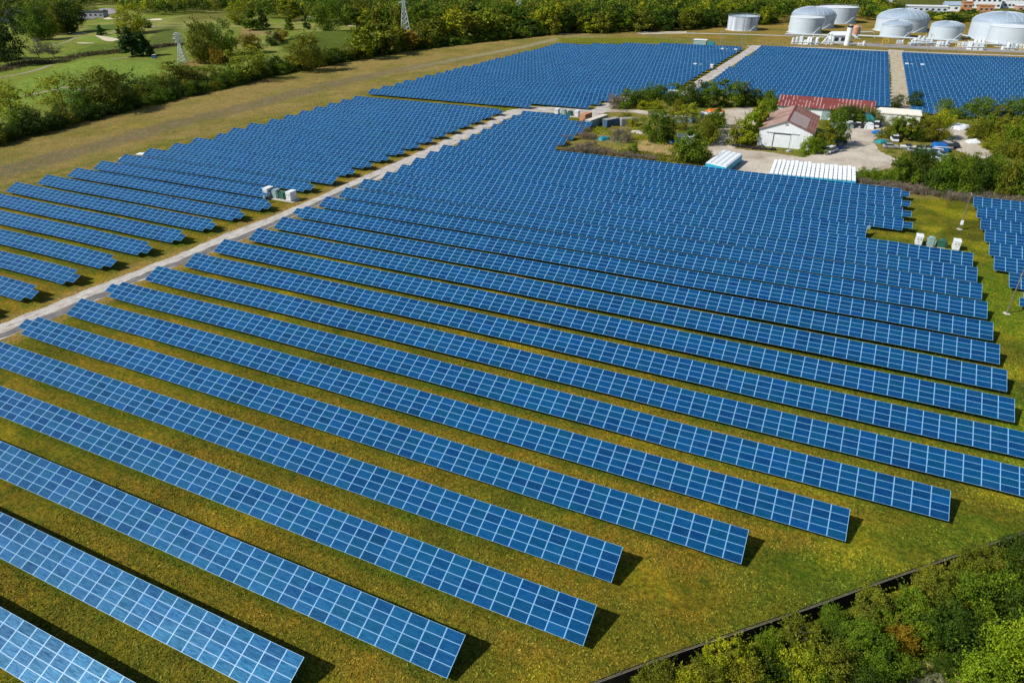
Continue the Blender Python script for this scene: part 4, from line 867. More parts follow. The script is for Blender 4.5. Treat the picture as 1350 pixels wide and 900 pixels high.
def forest(name, pos, leafmats, label, seed, per=230, leaf=1.5):
    g = np.random.default_rng(seed); Q = []; A = []; MI = []
    for dz, x, y, px in pos:
        low = px > 1110; H = g.uniform(11, 19) if not low else (g.uniform(6, 9) if px < 1185 else g.uniform(3.5, 5.5)); R = g.uniform(4.5, 7)
        m = per; d = g.normal(size=(m, 3)); d /= np.linalg.norm(d, axis=1)[:, None]; d[:, 2] = np.abs(d[:, 2])*1.3-.45
        a = np.arctan2(d[:, 1], d[:, 0]); lob = 1+.25*np.sin(3*a+x)+.2*np.sin(5*a+4*d[:, 2]+y)
        o = d*np.array([R, R, H*.5])*(.72+.3*g.random(m))[:, None]*lob[:, None]*.9+np.array([x, y, H*.52])
        nr = d+g.normal(size=(m, 3))*.5; nr /= np.linalg.norm(nr, axis=1)[:, None]; u = np.cross(nr, g.normal(size=(m, 3))); u /= np.linalg.norm(u, axis=1)[:, None]; v = np.cross(nr, u)
        s = leaf*g.uniform(.6, 1.2, m)[:, None]*.5; Q.append(np.stack([o-u*s, o-v*s*.7, o+u*s, o+v*s*.7], 1))
        tone = g.random(); A.append(np.clip(tone*.5+.5*g.random(m), 0, 1)); MI.append(np.full(m, g.choice(len(leafmats))))
    Q = np.concatenate(Q); me = quads_mesh(name, Q, leafmats, np.concatenate(MI), np.concatenate(A)); return tag(link(name, me), label, kind='stuff')
rest = [q for q in rest if q[0] < 1150]
forest('far_woods', rest, [LEAF['dark'], LEAF['green'], LEAF['green'], LEAF['olive'], LEAF['olive'], LEAF['dark'], LEAF['yellow']], 'far wood that reads as one mass of green and olive crowns', 3)

# ================================================================== INVERTER STATIONS
def cabinet(P, w_, d_, h_, rz, label, group='inverter station cabinets'):
    t = tag(empty('inverter_cabinet', P, rz), label, 'electrical cabinet', group)
    mb = MB(); mb.box(-w_/2, w_/2, -d_/2, d_/2, .18, h_); mb.box(-w_/2-.08, w_/2+.08, -d_/2-.08, d_/2+.08, h_+.002, h_+.09); mb.build('housing', M['white'], t)
    mb = MB(); mb.box(-w_/2+.05, w_/2-.05, -d_/2+.05, d_/2-.05, 0.02, .178); mb.build('plinth', M['concrete'], t)
    for s in (0, 1):
        mb = MB(); x0 = -w_/2+.06+s*(w_-.1)/2; x1 = x0+(w_-.16)/2; mb.box(x0, x1, -d_/2-.035, -d_/2-.002, .25, h_-.1); d = mb.build('door', M['white'], t)
        mb = MB(); 
        for j in range(7): mb.box(x0+.12, x1-.12, -d_/2-.05, -d_/2-.037, h_*.62+j*.07, h_*.62+j*.07+.035)
        mb.build('vent', M['grey'], d)
        mb = MB(); mb.box(x1-.14 if s == 0 else x0+.1, x1-.1 if s == 0 else x0+.14, -d_/2-.08, -d_/2-.037, h_*.42, h_*.5); mb.build('handle', M['dark'], d)
    return t
def transformer(P, rz, mat, label, w_=1.7, d_=1.6, h_=1.7):
    t = tag(empty('transformer', P, rz), label, 'transformer', 'inverter station transformers')
    mb = MB(); mb.box(-w_/2, w_/2, -d_/2, d_/2, .1, h_); mb.prism([(-w_/2-.05, h_+.002), (w_/2+.05, h_+.002), (w_/2+.05, h_+.08), (0, h_+.2), (-w_/2-.05, h_+.08)], d_+.1, 0, Matrix.Translation((0, -d_/2-.05, 0))); mb.build('tank', M[mat], t)
    for s in (-1, 1):
        mb = MB()
        for j in range(7): y = -d_*.4+j*d_*.8/6; mb.box(s*(w_/2+.004), s*(w_/2+.30), y-.03, y+.03, .3, h_-.2) if s > 0 else mb.box(s*(w_/2+.30), s*(w_/2+.004), y-.03, y+.03, .3, h_-.2)
        mb.build('cooling_fins', M[mat], t)
    mb = MB(); mb.box(-w_/2+.1, w_/2-.1, -d_/2-.05, -d_/2-.003, .2, h_-.15); mb.build('door', M[mat], t)
    mb = MB(); mb.box(-w_/2-.1, w_/2+.1, -d_/2-.2, d_/2+.1, .012, .098); mb.build('pad', M['concrete'], t)
    return t
def station(x, y, where, gap=2.6, s=1.0, slab=True, grey_first=True):
    if slab:
        mb = MB(); mb.box(-1.6, gap*3+1.6, -1.5, 1.5, .03, .16); tag(mb.build('concrete_slab', M['concrete'], None, (x, y, 0)), 'pale concrete slab under the inverter station '+where, 'slab')
    z = .165 if slab else .04
    cabinet((x, y, z), 1.5*s, 2.4*s, 2.35*s, 0, 'left white inverter cabinet '+where)
    transformer((x+gap, y+.1, z), 0, 'greyblue', 'grey-green transformer '+where, 1.3*s, 1.6*s, 2.1*s)
    transformer((x+gap*1.9, y+.2, z), 0, 'green_metal', 'dark green transformer '+where, 1.5*s, 1.7*s, 1.7*s)
    cabinet((x+gap*3, y, z), 1.5*s, 2.4*s, 2.35*s, 0, 'right white inverter cabinet '+where)
station(-135.2, 133.4, 'beside the gravel road at left', 2.6, 1.02)
station(20.8, 166.2, 'on the lawn at the right end of the main field', 2.4, .86, slab=False)
station(-101.8, 257.6, 'at the road junction behind the main field', 2.8, .95)
station(-76.8, 391.3, 'in the far left field, lower one', 2.9, 1.0)
station(-74.5, 457.1, 'in the far left field, upper one', 2.6, 1.0)
station(24.4, 432.5, 'in the far right field', 2.4, 1.0)
def post_box(px, py, lab):
    P = stand(px, py); t = tag(empty('meter_post', P), lab, 'meter post'); mb = MB(); mb.bar((0, 0, 0), (0, 0, 3.2), .05); mb.build('post', M['steel'], t); mb = MB(); mb.box(-.3, .3, -.2, .2, 1.3, 2.1); mb.build('box', M['greyblue'], t)
post_box(1143, 309, 'small grey box on a post at the notch in the main field'); post_box(350, 268, 'small post standing at the front of the left inverter station')

# ================================================================== UTILITY POLES
def upole(px, py, ty, mat, label, box=False, lamp=False):
    P = stand(px, py); H = height_of(P, ty); t = tag(empty('utility_pole', P), label, 'utility pole')
    mb = MB(); mb.bar((0, 0, -.3), (0, 0, H), .13, 10, 0, .08); mb.build('pole', M[mat], t)
    mb = MB(); mb.box(-.09, .09, -.6, .6, H-.45, H-.33); mb.build('crossarm', M[mat], t)
    for y in (-.5, .5):
        mb = MB(); mb.bar((0, y, H-.33), (0, y, H-.15), .05, 8); mb.build('insulator', M['white'], t)
    if box: mb = MB(); mb.box(-.28, .28, -.5, -.19, 1.2, 2.2); mb.build('meter_box', M['white'], t)
    mb = MB(); mb.lathe([(.01, .10), (.5, .05), (.62, .0)], 14); mb.build('footing', M['concrete'], t)
upole(1265, 302, 254, 'wood_rail', 'pale utility pole with a white box near the scrub at right', True)
upole(1327, 413, 350, 'pole', 'dark utility pole beside the small cut-off panel row at right edge')
# light masts by the depot
for i, (px, py, ty) in enumerate([(977, 60, 20), (949, 62, 42), (1222, 70, 46), (912, 57, 43)]):
    P = stand(px, py); H = height_of(P, ty); t = tag(empty('light_mast', P), 'thin grey light mast behind the far fields, %s from the left' % nth({912: 1, 949: 2, 977: 3, 1222: 4}[px]), 'light mast', 'light masts by the depot')
    mb = MB(); mb.bar((0, 0, 0), (0, 0, H), .20, 6, 0, .12); mb.build('mast', M['steel'], t); mb = MB(); mb.box(-.9, .9, -.2, .2, H, H+.25); mb.build('lamp_head', M['grey'], t)

# ================================================================== PYLONS
def pylon(px, py, H, label, w0=6.5):
    P = stand(px, py); t = tag(empty('lattice_pylon', P, .5), label, 'pylon', 'lattice pylons of the power line'); r = .13+.001*H; am = H/30*.8+.12
    def wd(z): u = z/H; return (w0/2*(1-u/.66)+am*.9*(u/.66)) if u < .66 else am*.9
    zs = [0, .13*H, .25*H, .36*H, .46*H, .55*H, .62*H, .69*H, .76*H, .83*H, .9*H, .96*H]
    mb = MB()
    for sx, sy in ((1, 1), (1, -1), (-1, -1), (-1, 1)):
        for a, b in zip(zs[:-1], zs[1:]): mb.bar((sx*wd(a), sy*wd(a), a), (sx*wd(b), sy*wd(b), b), r, 4)
    for a, b in zip(zs[:-1], zs[1:]):
        A, B = wd(a), wd(b)
        for (p, q) in (((1, 1), (1, -1)), ((1, -1), (-1, -1)), ((-1, -1), (-1, 1)), ((-1, 1), (1, 1))):
            mb.bar((p[0]*A, p[1]*A, a), (q[0]*B, q[1]*B, b), r*.6, 4); mb.bar((q[0]*A, q[1]*A, a), (p[0]*B, p[1]*B, b), r*.6, 4); mb.bar((p[0]*B, p[1]*B, b), (q[0]*B, q[1]*B, b), r*.6, 4)
    mb.build('lattice_tower', M['steel_pale'], t)
    for u, L in ((.66, 4.2), (.78, 5.4), (.90, 4.0)):
        z = u*H; L = L*am
        for s in (-1, 1):
            mb = MB()
            for y in (-.8, .8): mb.bar((s*.8, y, z), (s*L, 0, z+.2), r*.7, 4); mb.bar((s*.8, y, z+1.3), (s*L, 0, z+.2), r*.7, 4)
            c = mb.build('crossarm', M['steel_pale'], t)
            mb = MB(); mb.bar((s*(L-.1), 0, z+.15), (s*(L-.1), 0, z-1.5), .12, 6); mb.build('insulator', M['grey'], c)
M['steel_pale'] = simple('pale_lattice_steel', (.52, .58, .60), .5, .1, 1)
pylon(242, 83, 16.5, 'shorter pale lattice pylon on the golf course', 4.6)
pylon(535, 42, 30, 'tall lattice pylon behind the hedgerow, leftmost of the two cut by the top edge', 7)
pylon(684, 27, 30, 'tall lattice pylon in front of the wood, right of the other tall one', 7)

# ================================================================== TANKS
def tank(cx, hw, yb, yt, ydome, roof, wall, label, stair=True, yfar=None):
    Pf = U(cx, yb); s = ppm(Pf); R = hw/s; d = np.array([Pf[0], Pf[1]]); d = d/np.linalg.norm(d); c = Pf[:2]+d*R; s2 = ppm((c[0], c[1], 0)); R = hw/s2; c = Pf[:2]+d*R
    f = (c[0]-d[0]*R, c[1]-d[1]*R, 0.0); H = height_of(f, yt); t = tag(empty('storage_tank', (c[0], c[1], 0)), label, 'storage tank', 'storage tanks of the depot')
    mb = MB(); n = 64; prof = [(R, 0.0), (R, H*.333-.03), (R+.04, H*.333), (R, H*.333+.03), (R, H*.667-.03), (R+.04, H*.667), (R, H*.667+.03), (R, H-.25), (R+.14, H-.25), (R+.14, H)]
    mb.lathe(prof, n); mb.build('shell', M[wall], t, smooth=False)
    mb = MB()
    if roof == 'dome':
        hd = height_of((c[0], c[1], 0), ydome)-H; hd = max(1.2, min(hd, R*.45)); pr = [(R+.13, H+.003)]+[(R*math.cos(a), H+hd*math.sin(a)) for a in np.linspace(.12, math.pi/2-.02, 9)]+[(0.02, H+hd)]; mb.lathe(pr, n); mb.build('domed_roof', M['tank_roof'], t, smooth=True)
        mb = MB()
        for i in range(24):
            a = 2*math.pi*i/24; pts_ = [(R*math.cos(b), H+hd*math.sin(b)+.06) for b in np.linspace(.14, math.pi/2-.1, 7)]
            for (r1, z1), (r2, z2) in zip(pts_[:-1], pts_[1:]): mb.bar((r1*math.cos(a), r1*math.sin(a), z1), (r2*math.cos(a), r2*math.sin(a), z2), .10, 4)
        mb.build('roof_ribs', M['tank'], t)
    elif roof == 'cone':
        mb.lathe([(R+.13, H+.003), (R*.99, H+.06), (R*.5, H+R*.03), (.02, H+R*.06)], n); mb.build('cone_roof', M['tank_pale_roof'], t, smooth=True)
    else:
        mb.lathe([(R+.1, H+.003), (R-.15, H+.05), (R-.3, H-1.4), (.02, H-1.2)], n); mb.build('floating_roof', M['tank_roof'], t, smooth=True)
    if stair:
        mb = MB(); m = 26; a0 = math.atan2(-d[1], -d[0])+.5
        for i in range(m):
            a = a0+1.15*i/m; b = a0+1.15*(i+1)/m; z = H*i/m; z2 = H*(i+1)/m
            mb.bar(((R+.5)*math.cos(a), (R+.5)*math.sin(a), z), ((R+.5)*math.cos(b), (R+.5)*math.sin(b), z2), .28, 4)
        mb.build('stairway', M['steel_pale'], t)
        mb = MB()
        for i in range(60):
            a, b = 2*math.pi*i/60, 2*math.pi*(i+1)/60; q = R+.1; mb.bar((q*math.cos(a), q*math.sin(a), H+.9), (q*math.cos(b), q*math.sin(b), H+.9), .05, 4, caps=False)
            if i % 3 == 0: mb.bar((q*math.cos(a), q*math.sin(a), H), (q*math.cos(a), q*math.sin(a), H+.9), .05, 4)
        mb.build('railing', M['steel_pale'], t)
    mb = MB(); mb.lathe([(R+1.2, -.1), (R+1.2, .14), (R+.02, .18)], n); mb.build('foundation_ring', M['concrete'], t)
    return c, R, H
M['tank_pale_roof'] = simple('pale_tank_roof', (.66, .70, .74), .5, .07, .1)
T = {}
T[1] = tank(977.5, 19, 41.5, 23, 20, 'float', 'tank_stain', 'squat grey stained tank, leftmost of the tanks')
T[2] = tank(1060, 20.5, 45, 24.5, 20, 'cone', 'tank', 'white flat topped tank in front of the left domed one')
T[3] = tank(1069, 27, 38.5, 21.5, 8.5, 'dome', 'tank', 'large domed tank, leftmost of the domed ones')
T[4] = tank(1101, 23.5, 32, 11, 5, 'cone', 'tank', 'pale flat topped tank behind the left domed one')
T[5] = tank(1185.5, 31, 43.5, 27, 11.5, 'dome', 'tank', 'large domed tank in the middle of the depot')
T[6] = tank(1178.5, 18, 50.5, 35, 26, 'dome', 'tank', 'small domed tank directly in front of the large middle one')
T[7] = tank(1243.5, 19, 53.5, 36, 28, 'dome', 'tank', 'small domed tank standing alone between the two large domed ones')
T[8] = tank(1314, 35, 54, 31, 15.5, 'dome', 'tank', 'largest domed tank at the right edge')
T[9] = tank(1331, 28, 58.5, 37, 33, 'cone', 'tank', 'white flat topped tank in the right bottom corner of the depot')
# depot clutter
t = tag(empty('white_silo', stand(1116, 60)), 'slender white cylinder standing by the white shed of the depot', 'silo'); Hs = height_of(stand(1116, 60), 33)
mb = MB(); mb.lathe([(1.7, 0), (1.7, Hs-.8), (1.3, Hs-.3), (.02, Hs)], 24); mb.build('body', M['white'], t, smooth=False); mb = MB(); mb.lathe([(1.75, Hs-1.5), (1.78, Hs-1.4), (1.78, Hs-.79), (1.3, Hs-.25)], 24); mb.build('cap_ring', M['dark'], t)
t = tag(empty('round_vessel', stand(1127, 47)), 'pinkish rusty upright vessel right of the white silo', 'vessel'); Hs = height_of(stand(1127, 47), 33)
mb = MB(); mb.lathe([(2.6, 0), (2.6, Hs*.8), (1.9, Hs*.93), (.02, Hs)], 24); mb.build('body', M['pink'], t, smooth=False); mb = MB(); mb.bar((2.8, 0, 0), (2.8, 0, Hs*.9), .2); mb.build('pipe', M['steel_pale'], t)
def house(px0, px1, py, ty, depth, label, wall='white', roof='tank_pale_roof', rows=1, name='depot_building', flat=False, z0=None, windows=5, pitch=.22):
    A, B = U(px0, py), U(px1, py); z = gz(A[0], A[1]); v = (B-A)[:2]; W = np.linalg.norm(v); ang = math.atan2(v[1], v[0]); H = height_of(A, ty)
    t = tag(empty(name, (A[0], A[1], z), ang), label, 'building'); mb = MB(); mb.box(0, W, 0, depth, -.3, H); mb.build('wall', M[wall], t)
    mb = MB()
    if flat: mb.box(-.25, W+.25, -.25, depth+.25, H+.003, H+.4)
    else: mb.prism([(-.5, H+.003), (depth+.5, H+.003), (depth/2, H+depth*pitch)], W+.8, 0, Matrix(((0, 1, 0, -.4), (1, 0, 0, 0), (0, 0, 1, 0), (0, 0, 0, 1))))
    mb.build('roof', M[roof], t)
    for r in range(rows):
        for i in range(windows):
            x = W*(i+.5)/windows; zc = H*(r+.5)/rows; hh = min(1.0, H/rows*.28); ww = min(1.4, W/windows*.3)
            f = MB(); f.box(x-ww-.12, x+ww+.12, -.06, -.003, zc-hh-.1, zc+hh+.1); fo = f.build('window', M['grey'], t); f = MB(); f.box(x-ww, x+ww, -.1, -.063, zc-hh, zc+hh); f.build('pane', M['window'], fo)
    return t
house(1097, 1115, 57, 47, 9, 'low white shed beside the slender white cylinder', windows=2)
def pipe_run(pts, h, label, n=3, mat='tank'):
    P = [stand(*q) for q in pts]; t = tag(empty('pipe_rack', P[0]), label, 'pipe rack')
    for k in range(n):
        mb = MB()
        for a, b in zip(P[:-1], P[1:]):
            d = (b-a)/np.linalg.norm(b-a); nn = np.array([-d[1], d[0], 0]); mb.bar(a-P[0]+nn*(k*1.1)+np.array([0, 0, h]), b-P[0]+nn*(k*1.1)+np.array([0, 0, h]), .32, 6)
        mb.build('pipe', M[mat], t)
    for a, b in zip(P[:-1], P[1:]):
        L = np.linalg.norm(b-a); m = max(1, int(L/9)); d = (b-a)/L; nn = np.array([-d[1], d[0], 0])
        for j in range(m+1):
            q = a-P[0]+d*L*j/m; mb = MB(); mb.bar(q-nn*.3, q-nn*.3+np.array([0, 0, h-.3]), .13, 4); mb.bar(q+nn*2.6, q+nn*2.6+np.array([0, 0, h-.3]), .13, 4); mb.bar(q-nn*.5+np.array([0, 0, h-.45]), q+nn*2.9+np.array([0, 0, h-.45]), .13, 4); mb.build('rack_frame', M['steel_pale'], t)
pipe_run([(1130, 49.5), (1200, 53), (1262, 56.5)], 1.2, 'low pale pipes in front of the middle tanks')
pipe_run([(1035, 47), (1085, 48.5), (1100, 50)], 1.0, 'low pale pipes in front of the left white tank', 2)
pipe_run([(1200, 61), (1262, 60), (1300, 61.5), (1400, 66)], 1.6, 'pale pipes running past the front of the right tanks', 4)
pipe_run([(1150, 44), (1120, 44.5), (1128, 52)], .9, 'short pale pipes left of the large middle tank', 2)
pipe_run([(1262, 47), (1275, 50), (1290, 56)], .9, 'short pale pipes left of the largest tank', 2)
def skid(px, py, sc, label, mats=('white', 'steel_pale', 'tank'), seed=0):
    g = random.Random(seed); P = stand(px, py); t = tag(empty('pump_skid', P, g.uniform(-.3, .3)), label, 'pump skid', 'pump skids and valves of the depot')
    mb = MB(); mb.box(-2.5*sc, 2.5*sc, -1.4*sc, 1.4*sc, 0.02, .3); mb.build('base_frame', M['concrete'], t)
    for i in range(3):
        mb = MB(); x = (-1.7+1.6*i)*sc; h = g.uniform(1.4, 3.0)*sc
        if g.random() < .5: mb.lathe([(.65*sc, .303), (.65*sc, h*.9), (.3*sc, h), (.02, h+.1)], 14, x, 0)
        else: mb.box(x-.6*sc, x+.6*sc, -.8*sc, .8*sc, .303, h)
        mb.build('vessel' if i != 1 else 'housing', M[g.choice(mats)], t)
    mb = MB()
    for y in (-.9, .9): mb.bar((-2.4*sc, y*sc, .9*sc), (2.4*sc, y*sc, 1.1*sc), .14*sc, 6)
    mb.bar((2.2*sc, 0, .3), (2.2*sc, 0, 3.4*sc), .12*sc, 6); mb.build('pipe', M['steel_pale'], t)
SK = [(1050, 58, 1.4), (1062, 59, 1.8), (1071, 59.5, 1.6), (1092, 58, 1.3), (1211, 56, 1.5), (1222, 57, 1.4), (1232, 60, 1.3), (1242, 62, 1.5), (1268, 62, 1.2), (1285, 66, 1.9), (1290, 60, 1.4), (1206, 60, 1.2), (1318, 62, 1.2), (1328, 66, 1.4), (1186, 58, .9), (1135, 60, .9), (1345, 64, 1.2)]
for i, (a, b, s) in enumerate(sorted(SK)): skid(a, b, s, 'pale pump skid with small vessels in the depot, %s from the left' % nth(i+1), seed=i)
for i, (a, b) in enumerate([(1166, 61), (1262, 66), (1349, 68)]):
    P = stand(a, b); t = tag(empty('pipe_gantry', P, .1), 'small yellow pipe gantry beside the depot road, %s from the left' % nth(i+1), 'gantry', 'yellow gantries'); mb = MB()
    for x in (-1.6, 1.6): mb.bar((x, 0, 0), (x, 0, 4), .2, 6)
    mb.bar((-1.8, 0, 4), (1.8, 0, 4), .2, 6); mb.build('frame', M['yellow'], t); mb = MB(); mb.bar((0, -1.5, 2.6), (0, 1.5, 2.6), .22, 6); mb.build('pipe', M['yellow'], t)
P = stand(1092, 60); t = tag(empty('pipe_bridge', P, .2), 'white stair-like metal tower left of the low white shed', 'access tower'); mb = MB()
for x in (-1.5, 1.5):
    for y in (-1.5, 1.5): mb.bar((x, y, 0), (x*.6, y*.6, 7), .15, 4)
mb.bar((-5, 0, 0), (0, 0, 6.5), .25, 4); mb.bar((-5, 1, 0), (0, 1, 6.5), .25, 4); mb.build('stair_frame', M['steel_pale'], t); mb = MB(); mb.box(-1.4, 1.4, -1.4, 1.4, 6.3, 6.5); mb.build('platform', M['steel_pale'], t)
# perimeter fences: thin posts and wire
def wire_fence(pts, label, step=6, h=2.2, hgt_mat='steel'):
    P = [U(*q)[:2] for q in pts]; t = tag(empty('wire_fence', (*P[0], 0)), label, 'fence'); rail = MB(); q0 = P[0]; posts = []
    for a, b in zip(P[:-1], P[1:]):
        L = np.linalg.norm(b-a); m = max(1, int(L/step))
        for j in range(m+1): posts.append(a+(b-a)*j/m-q0)
        for z in (h-.05, h*.5, .15): rail.bar((*(a-q0), z), (*(b-q0), z), .035, 4)
    rail.build('wire', M['steel'], t); me = None
    for q in posts[:100]:
        if me is None: mb = MB(); mb.bar((0, 0, 0), (0, 0, h+.1), .06, 5); me = mb.mesh('fence_post', M['steel'])
        link('post', me, t, (q[0], q[1], 0))
wire_fence([(738, 49), (800, 50), (846, 47), (900, 57), (985, 60.5)], 'thin wire fence behind the far left field')
wire_fence([(1000, 60.3), (1080, 62), (1172, 65.6), (1260, 70), (1360, 74)], 'thin wire fence between the far fields and the depot', 7)
t_ = tag(empty('small_kiosk', stand(923, 60)), 'small white and teal kiosk behind the far left field', 'kiosk'); mb = MB(); mb.box(-4, 4, -2, 2, 0, 3.2); mb.build('wall', M['greyblue'], t_); mb = MB(); mb.box(-4.3, 4.3, -2.3, 2.3, 3.203, 3.6); mb.build('roof', M['white'], t_); mb = MB(); mb.box(5, 9, -1.5, 1.5, 0, 2.4); mb.build('annex', M['teal'], t_)
t_ = tag(empty('small_hut', stand(893, 35)), 'green hut with pale roof at the wood edge left of the tanks', 'hut'); mb = MB(); mb.box(-4.5, 4.5, -3, 3, 0, 3.4); mb.build('wall', M['green_metal'], t_); mb = MB(); mb.prism([(-3.3, 3.403), (3.3, 3.403), (0, 4.6)], 9.6, 0, Matrix(((0, 1, 0, -4.8), (1, 0, 0, 0), (0, 0, 1, 0), (0, 0, 0, 1)))); mb.build('roof', M['greyblue'], t_)

# ================================================================== THE YARD
# barn with the brown roof
BX0, BX1, BY0, BY1, HE, HR = -23.9, -7.6, 240.4, 267.0, 5.4, 8.5
barn = tag(empty('gabled_barn', (BX0, BY0, 0)), 'white gabled barn with rusty brown roof and big sliding door', 'barn'); W = BX1-BX0; D = BY1-BY0
mb = MB(); mb.prism([(0, -.2), (W, -.2), (W, HE), (W/2, HR), (0, HE)], D, 0); 
for i in range(int(W/.9)): mb.box(.3+i*.9, .38+i*.9, -.035, -.002, 0, HE-.2)
mb.build('wall', M['white'], barn)
sl = math.hypot(W/2, HR-HE); ux, uz = (W/2)/sl, (HR-HE)/sl
def roof_slab(name, side, x0, x1, y0, y1, th, mat, lift=.02, parent=barn):
    "slab on one slope: x0..x1 measured down from the ridge, y along the ridge"
    mb = MB(); s = side
    def P(q, y, h): return (W/2+s*(q*ux+h*uz), y, HR-q*uz+h*ux+lift)
    vs = [P(x0, y0, 0), P(x1, y0, 0), P(x1, y1, 0), P(x0, y1, 0), P(x0, y0, th), P(x1, y0, th), P(x1, y1, th), P(x0, y1, th)]
    mb.add(vs, [(0, 1, 2, 3), (4, 7, 6, 5), (0, 4, 5, 1), (1, 5, 6, 2), (2, 6, 7, 3), (3, 7, 4, 0)]); return mb.build(name, mat, parent)
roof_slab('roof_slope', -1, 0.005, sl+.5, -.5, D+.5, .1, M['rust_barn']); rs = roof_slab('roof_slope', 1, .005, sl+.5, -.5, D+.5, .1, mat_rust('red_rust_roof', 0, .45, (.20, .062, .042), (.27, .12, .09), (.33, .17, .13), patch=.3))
roof_slab('replacement_sheet', 1, .3, sl*.74, 1.0, D*.62, .03, simple('pale_pinkish_grey_sheet', (.38, .29, .27), .6, .1, .5), .135)
mb = MB(); mb.box(W/2-.3, W/2+.3, -.5, D+.5, HR+.06, HR+.2); mb.build('ridge_cap', M['rust_long'], barn)
DX = 5.0
mb = MB(); mb.box(DX, DX+4.9, -.14, -.04, .05, 4.1); dr_ = mb.build('sliding_door', M['white'], barn)
mb = MB(); mb.box(DX-.35, DX+5.0, -.05, -.003, 4.12, 4.5); mb.box(DX-.38, DX-.1, -.05, -.003, 0, 4.5); mb.build('door_opening', M['dark'], barn)
mb = MB(); mb.box(DX-2.6, DX+7.4, -.2, -.055, 4.52, 4.66); mb.build('door_track', M['grey'], barn)
mb = MB(); mb.box(W/2-.5, W/2+.5, -.08, -.004, HR-1.5, HR-.8); mb.build('gable_vent', M['grey'], barn)
mb = MB()
for z in (1.2, 2.6): mb.box(W+.003, W+.03, .3, D-.3, z, z+.1)
mb.build('side_rail', M['grey'], barn)
# long shed with red roof
LX0, LX1, LY0, LY1 = -23.3, 9.4, 288.8, 299.5
ls = tag(empty('long_shed', (LX0, LY0, 0)), 'long low shed with streaked dark red roof behind the barn', 'shed'); mb = MB(); mb.box(0, LX1-LX0, 0, LY1-LY0, -.2, 4.0); mb.build('wall', M['white'], ls)
mb = MB(); W2, D2 = LX1-LX0, LY1-LY0; TT = Matrix(((0, 1, 0, -.5), (1, 0, 0, 0), (0, 0, 1, 0), (0, 0, 0, 1)))
mb.prism([(-.7, 3.95), (-.7, 4.1), (D2*.55, 6.9), (D2+.6, 4.1), (D2+.6, 3.95), (D2*.55, 6.7)], W2+1.0, 0, TT); mb.build('roof', M['rust_long'], ls)
mb = MB(); mb.prism([(0.02, 4.003), (D2-.02, 4.003), (D2*.55, 6.6)], .1, 0, Matrix(((0, 1, 0, W2-.1), (1, 0, 0, 0), (0, 0, 1, 0), (0, 0, 0, 1)))); mb.build('gable', M['white'], ls)
for i in range(5):
    mb = MB(); x = 3+i*6.4; mb.box(x, x+2.4, -.06, -.003, 0.1, 3.0); mb.build('door', M['grey'] if i % 2 else M['greyblue'], ls)
# flat pale building
fb = tag(empty('flat_roofed_building', (10.8, 287.2, 0)), 'pale flat roofed block building right of the red roofed shed', 'building'); mb = MB(); mb.box(0, 14.2, 0, 8.8, -.2, 4.2); mb.build('wall', M['membrane'], fb); mb = MB(); mb.box(-.3, 14.5, -.3, 9.1, 4.203, 4.6); mb.build('roof', simple('off_white_roof', (.78, .74, .64), .6, .05, .5), fb)
mb = MB(); mb.box(12.2, 13.2, -.06, -.003, .1, 2.3); mb.build('door', M['grey'], fb); mb = MB(); mb.box(14.203, 14.26, 2, 5, 0.1, 3.2); mb.build('side_door', M['wood_rail'], fb)
# teal canopy between them
mb = MB(); mb.prism([(-1.6, 0)]+[(2.6*math.cos(a)-0, 4.0*math.sin(a)) for a in np.linspace(.15, math.pi*.62, 9)], 9, 0); tag(mb.build('teal_canopy', M['teal'], None, (8.5, 283, 0)), 'teal curved canopy between the red roofed shed and the pale block', 'canopy')
# wrapped bundles on blue racks, two groups
def bundle(x0, y0, L, w_, h_, ang, label, segs, group):
    t = tag(empty('wrapped_bundle', (x0, y0, 0), ang), label, 'wrapped bundle', group)
    mb = MB(); m = 8; N = segs*6
    ring = []
    for j in range(N+1):
        y = L*j/N; u = (j % 6)/6; bul = (.80+.20*math.sin(math.pi*u)**.5) if segs > 1 else 1
        if j in (0, N): bul = .86
        pr = [(-w_/2*bul, .62), (-w_/2*bul, h_*.86), (-w_*.34*bul, h_*bul), (w_*.34*bul, h_*bul), (w_/2*bul, h_*.86), (w_/2*bul, .62)]
        ring.append([(a, y, b) for a, b in pr])
    vs = [q for r in ring for q in r]; k = 6; fs = [(j*k+i, j*k+(i+1) % k, (j+1)*k+(i+1) % k, (j+1)*k+i) for j in range(N) for i in range(k)]+[tuple(range(k))[::-1], tuple(range(N*k, N*k+k))]
    mb.add(vs, fs); mb.build('plastic_wrap', M['wrap'], t)
    mb = MB()
    for j in range(segs+1):
        y = min(L-.1, L*j/segs); mb.box(-w_/2, w_/2, y-.06, y+.10, .03, .14)
        for x in (-w_/2+.02, w_/2-.1): mb.box(x, x+.08, y-.04, y+.06, .14, .62)
    for x in (-w_/2+.02, w_/2-.12): mb.box(x, x+.1, 0, L, .5, .615)
    mb.box(-w_/2, w_/2, -.14, -.07, .14, h_*.72) if segs > 1 else mb.box(-w_/2, w_/2, -.14, -.07, .14, h_*.5)
    mb.build('rack', M['cyan'], t)
gA, gB = np.array([-15.6, 203.9]), np.array([6.9, 205.8]); n_ = 19; dv = (gB-gA)/n_
for i in range(n_):
    q = gA+dv*(i+.5); bundle(q[0], q[1], 14.8-(.8 if i > 8 else 0)+.5*((i*7) % 3), np.linalg.norm(dv)*.90, 1.9, .03, 'long white wrapped bundle in the wide group, %s from the left' % nth(i+1), 5, 'white wrapped bundles in the wide group')
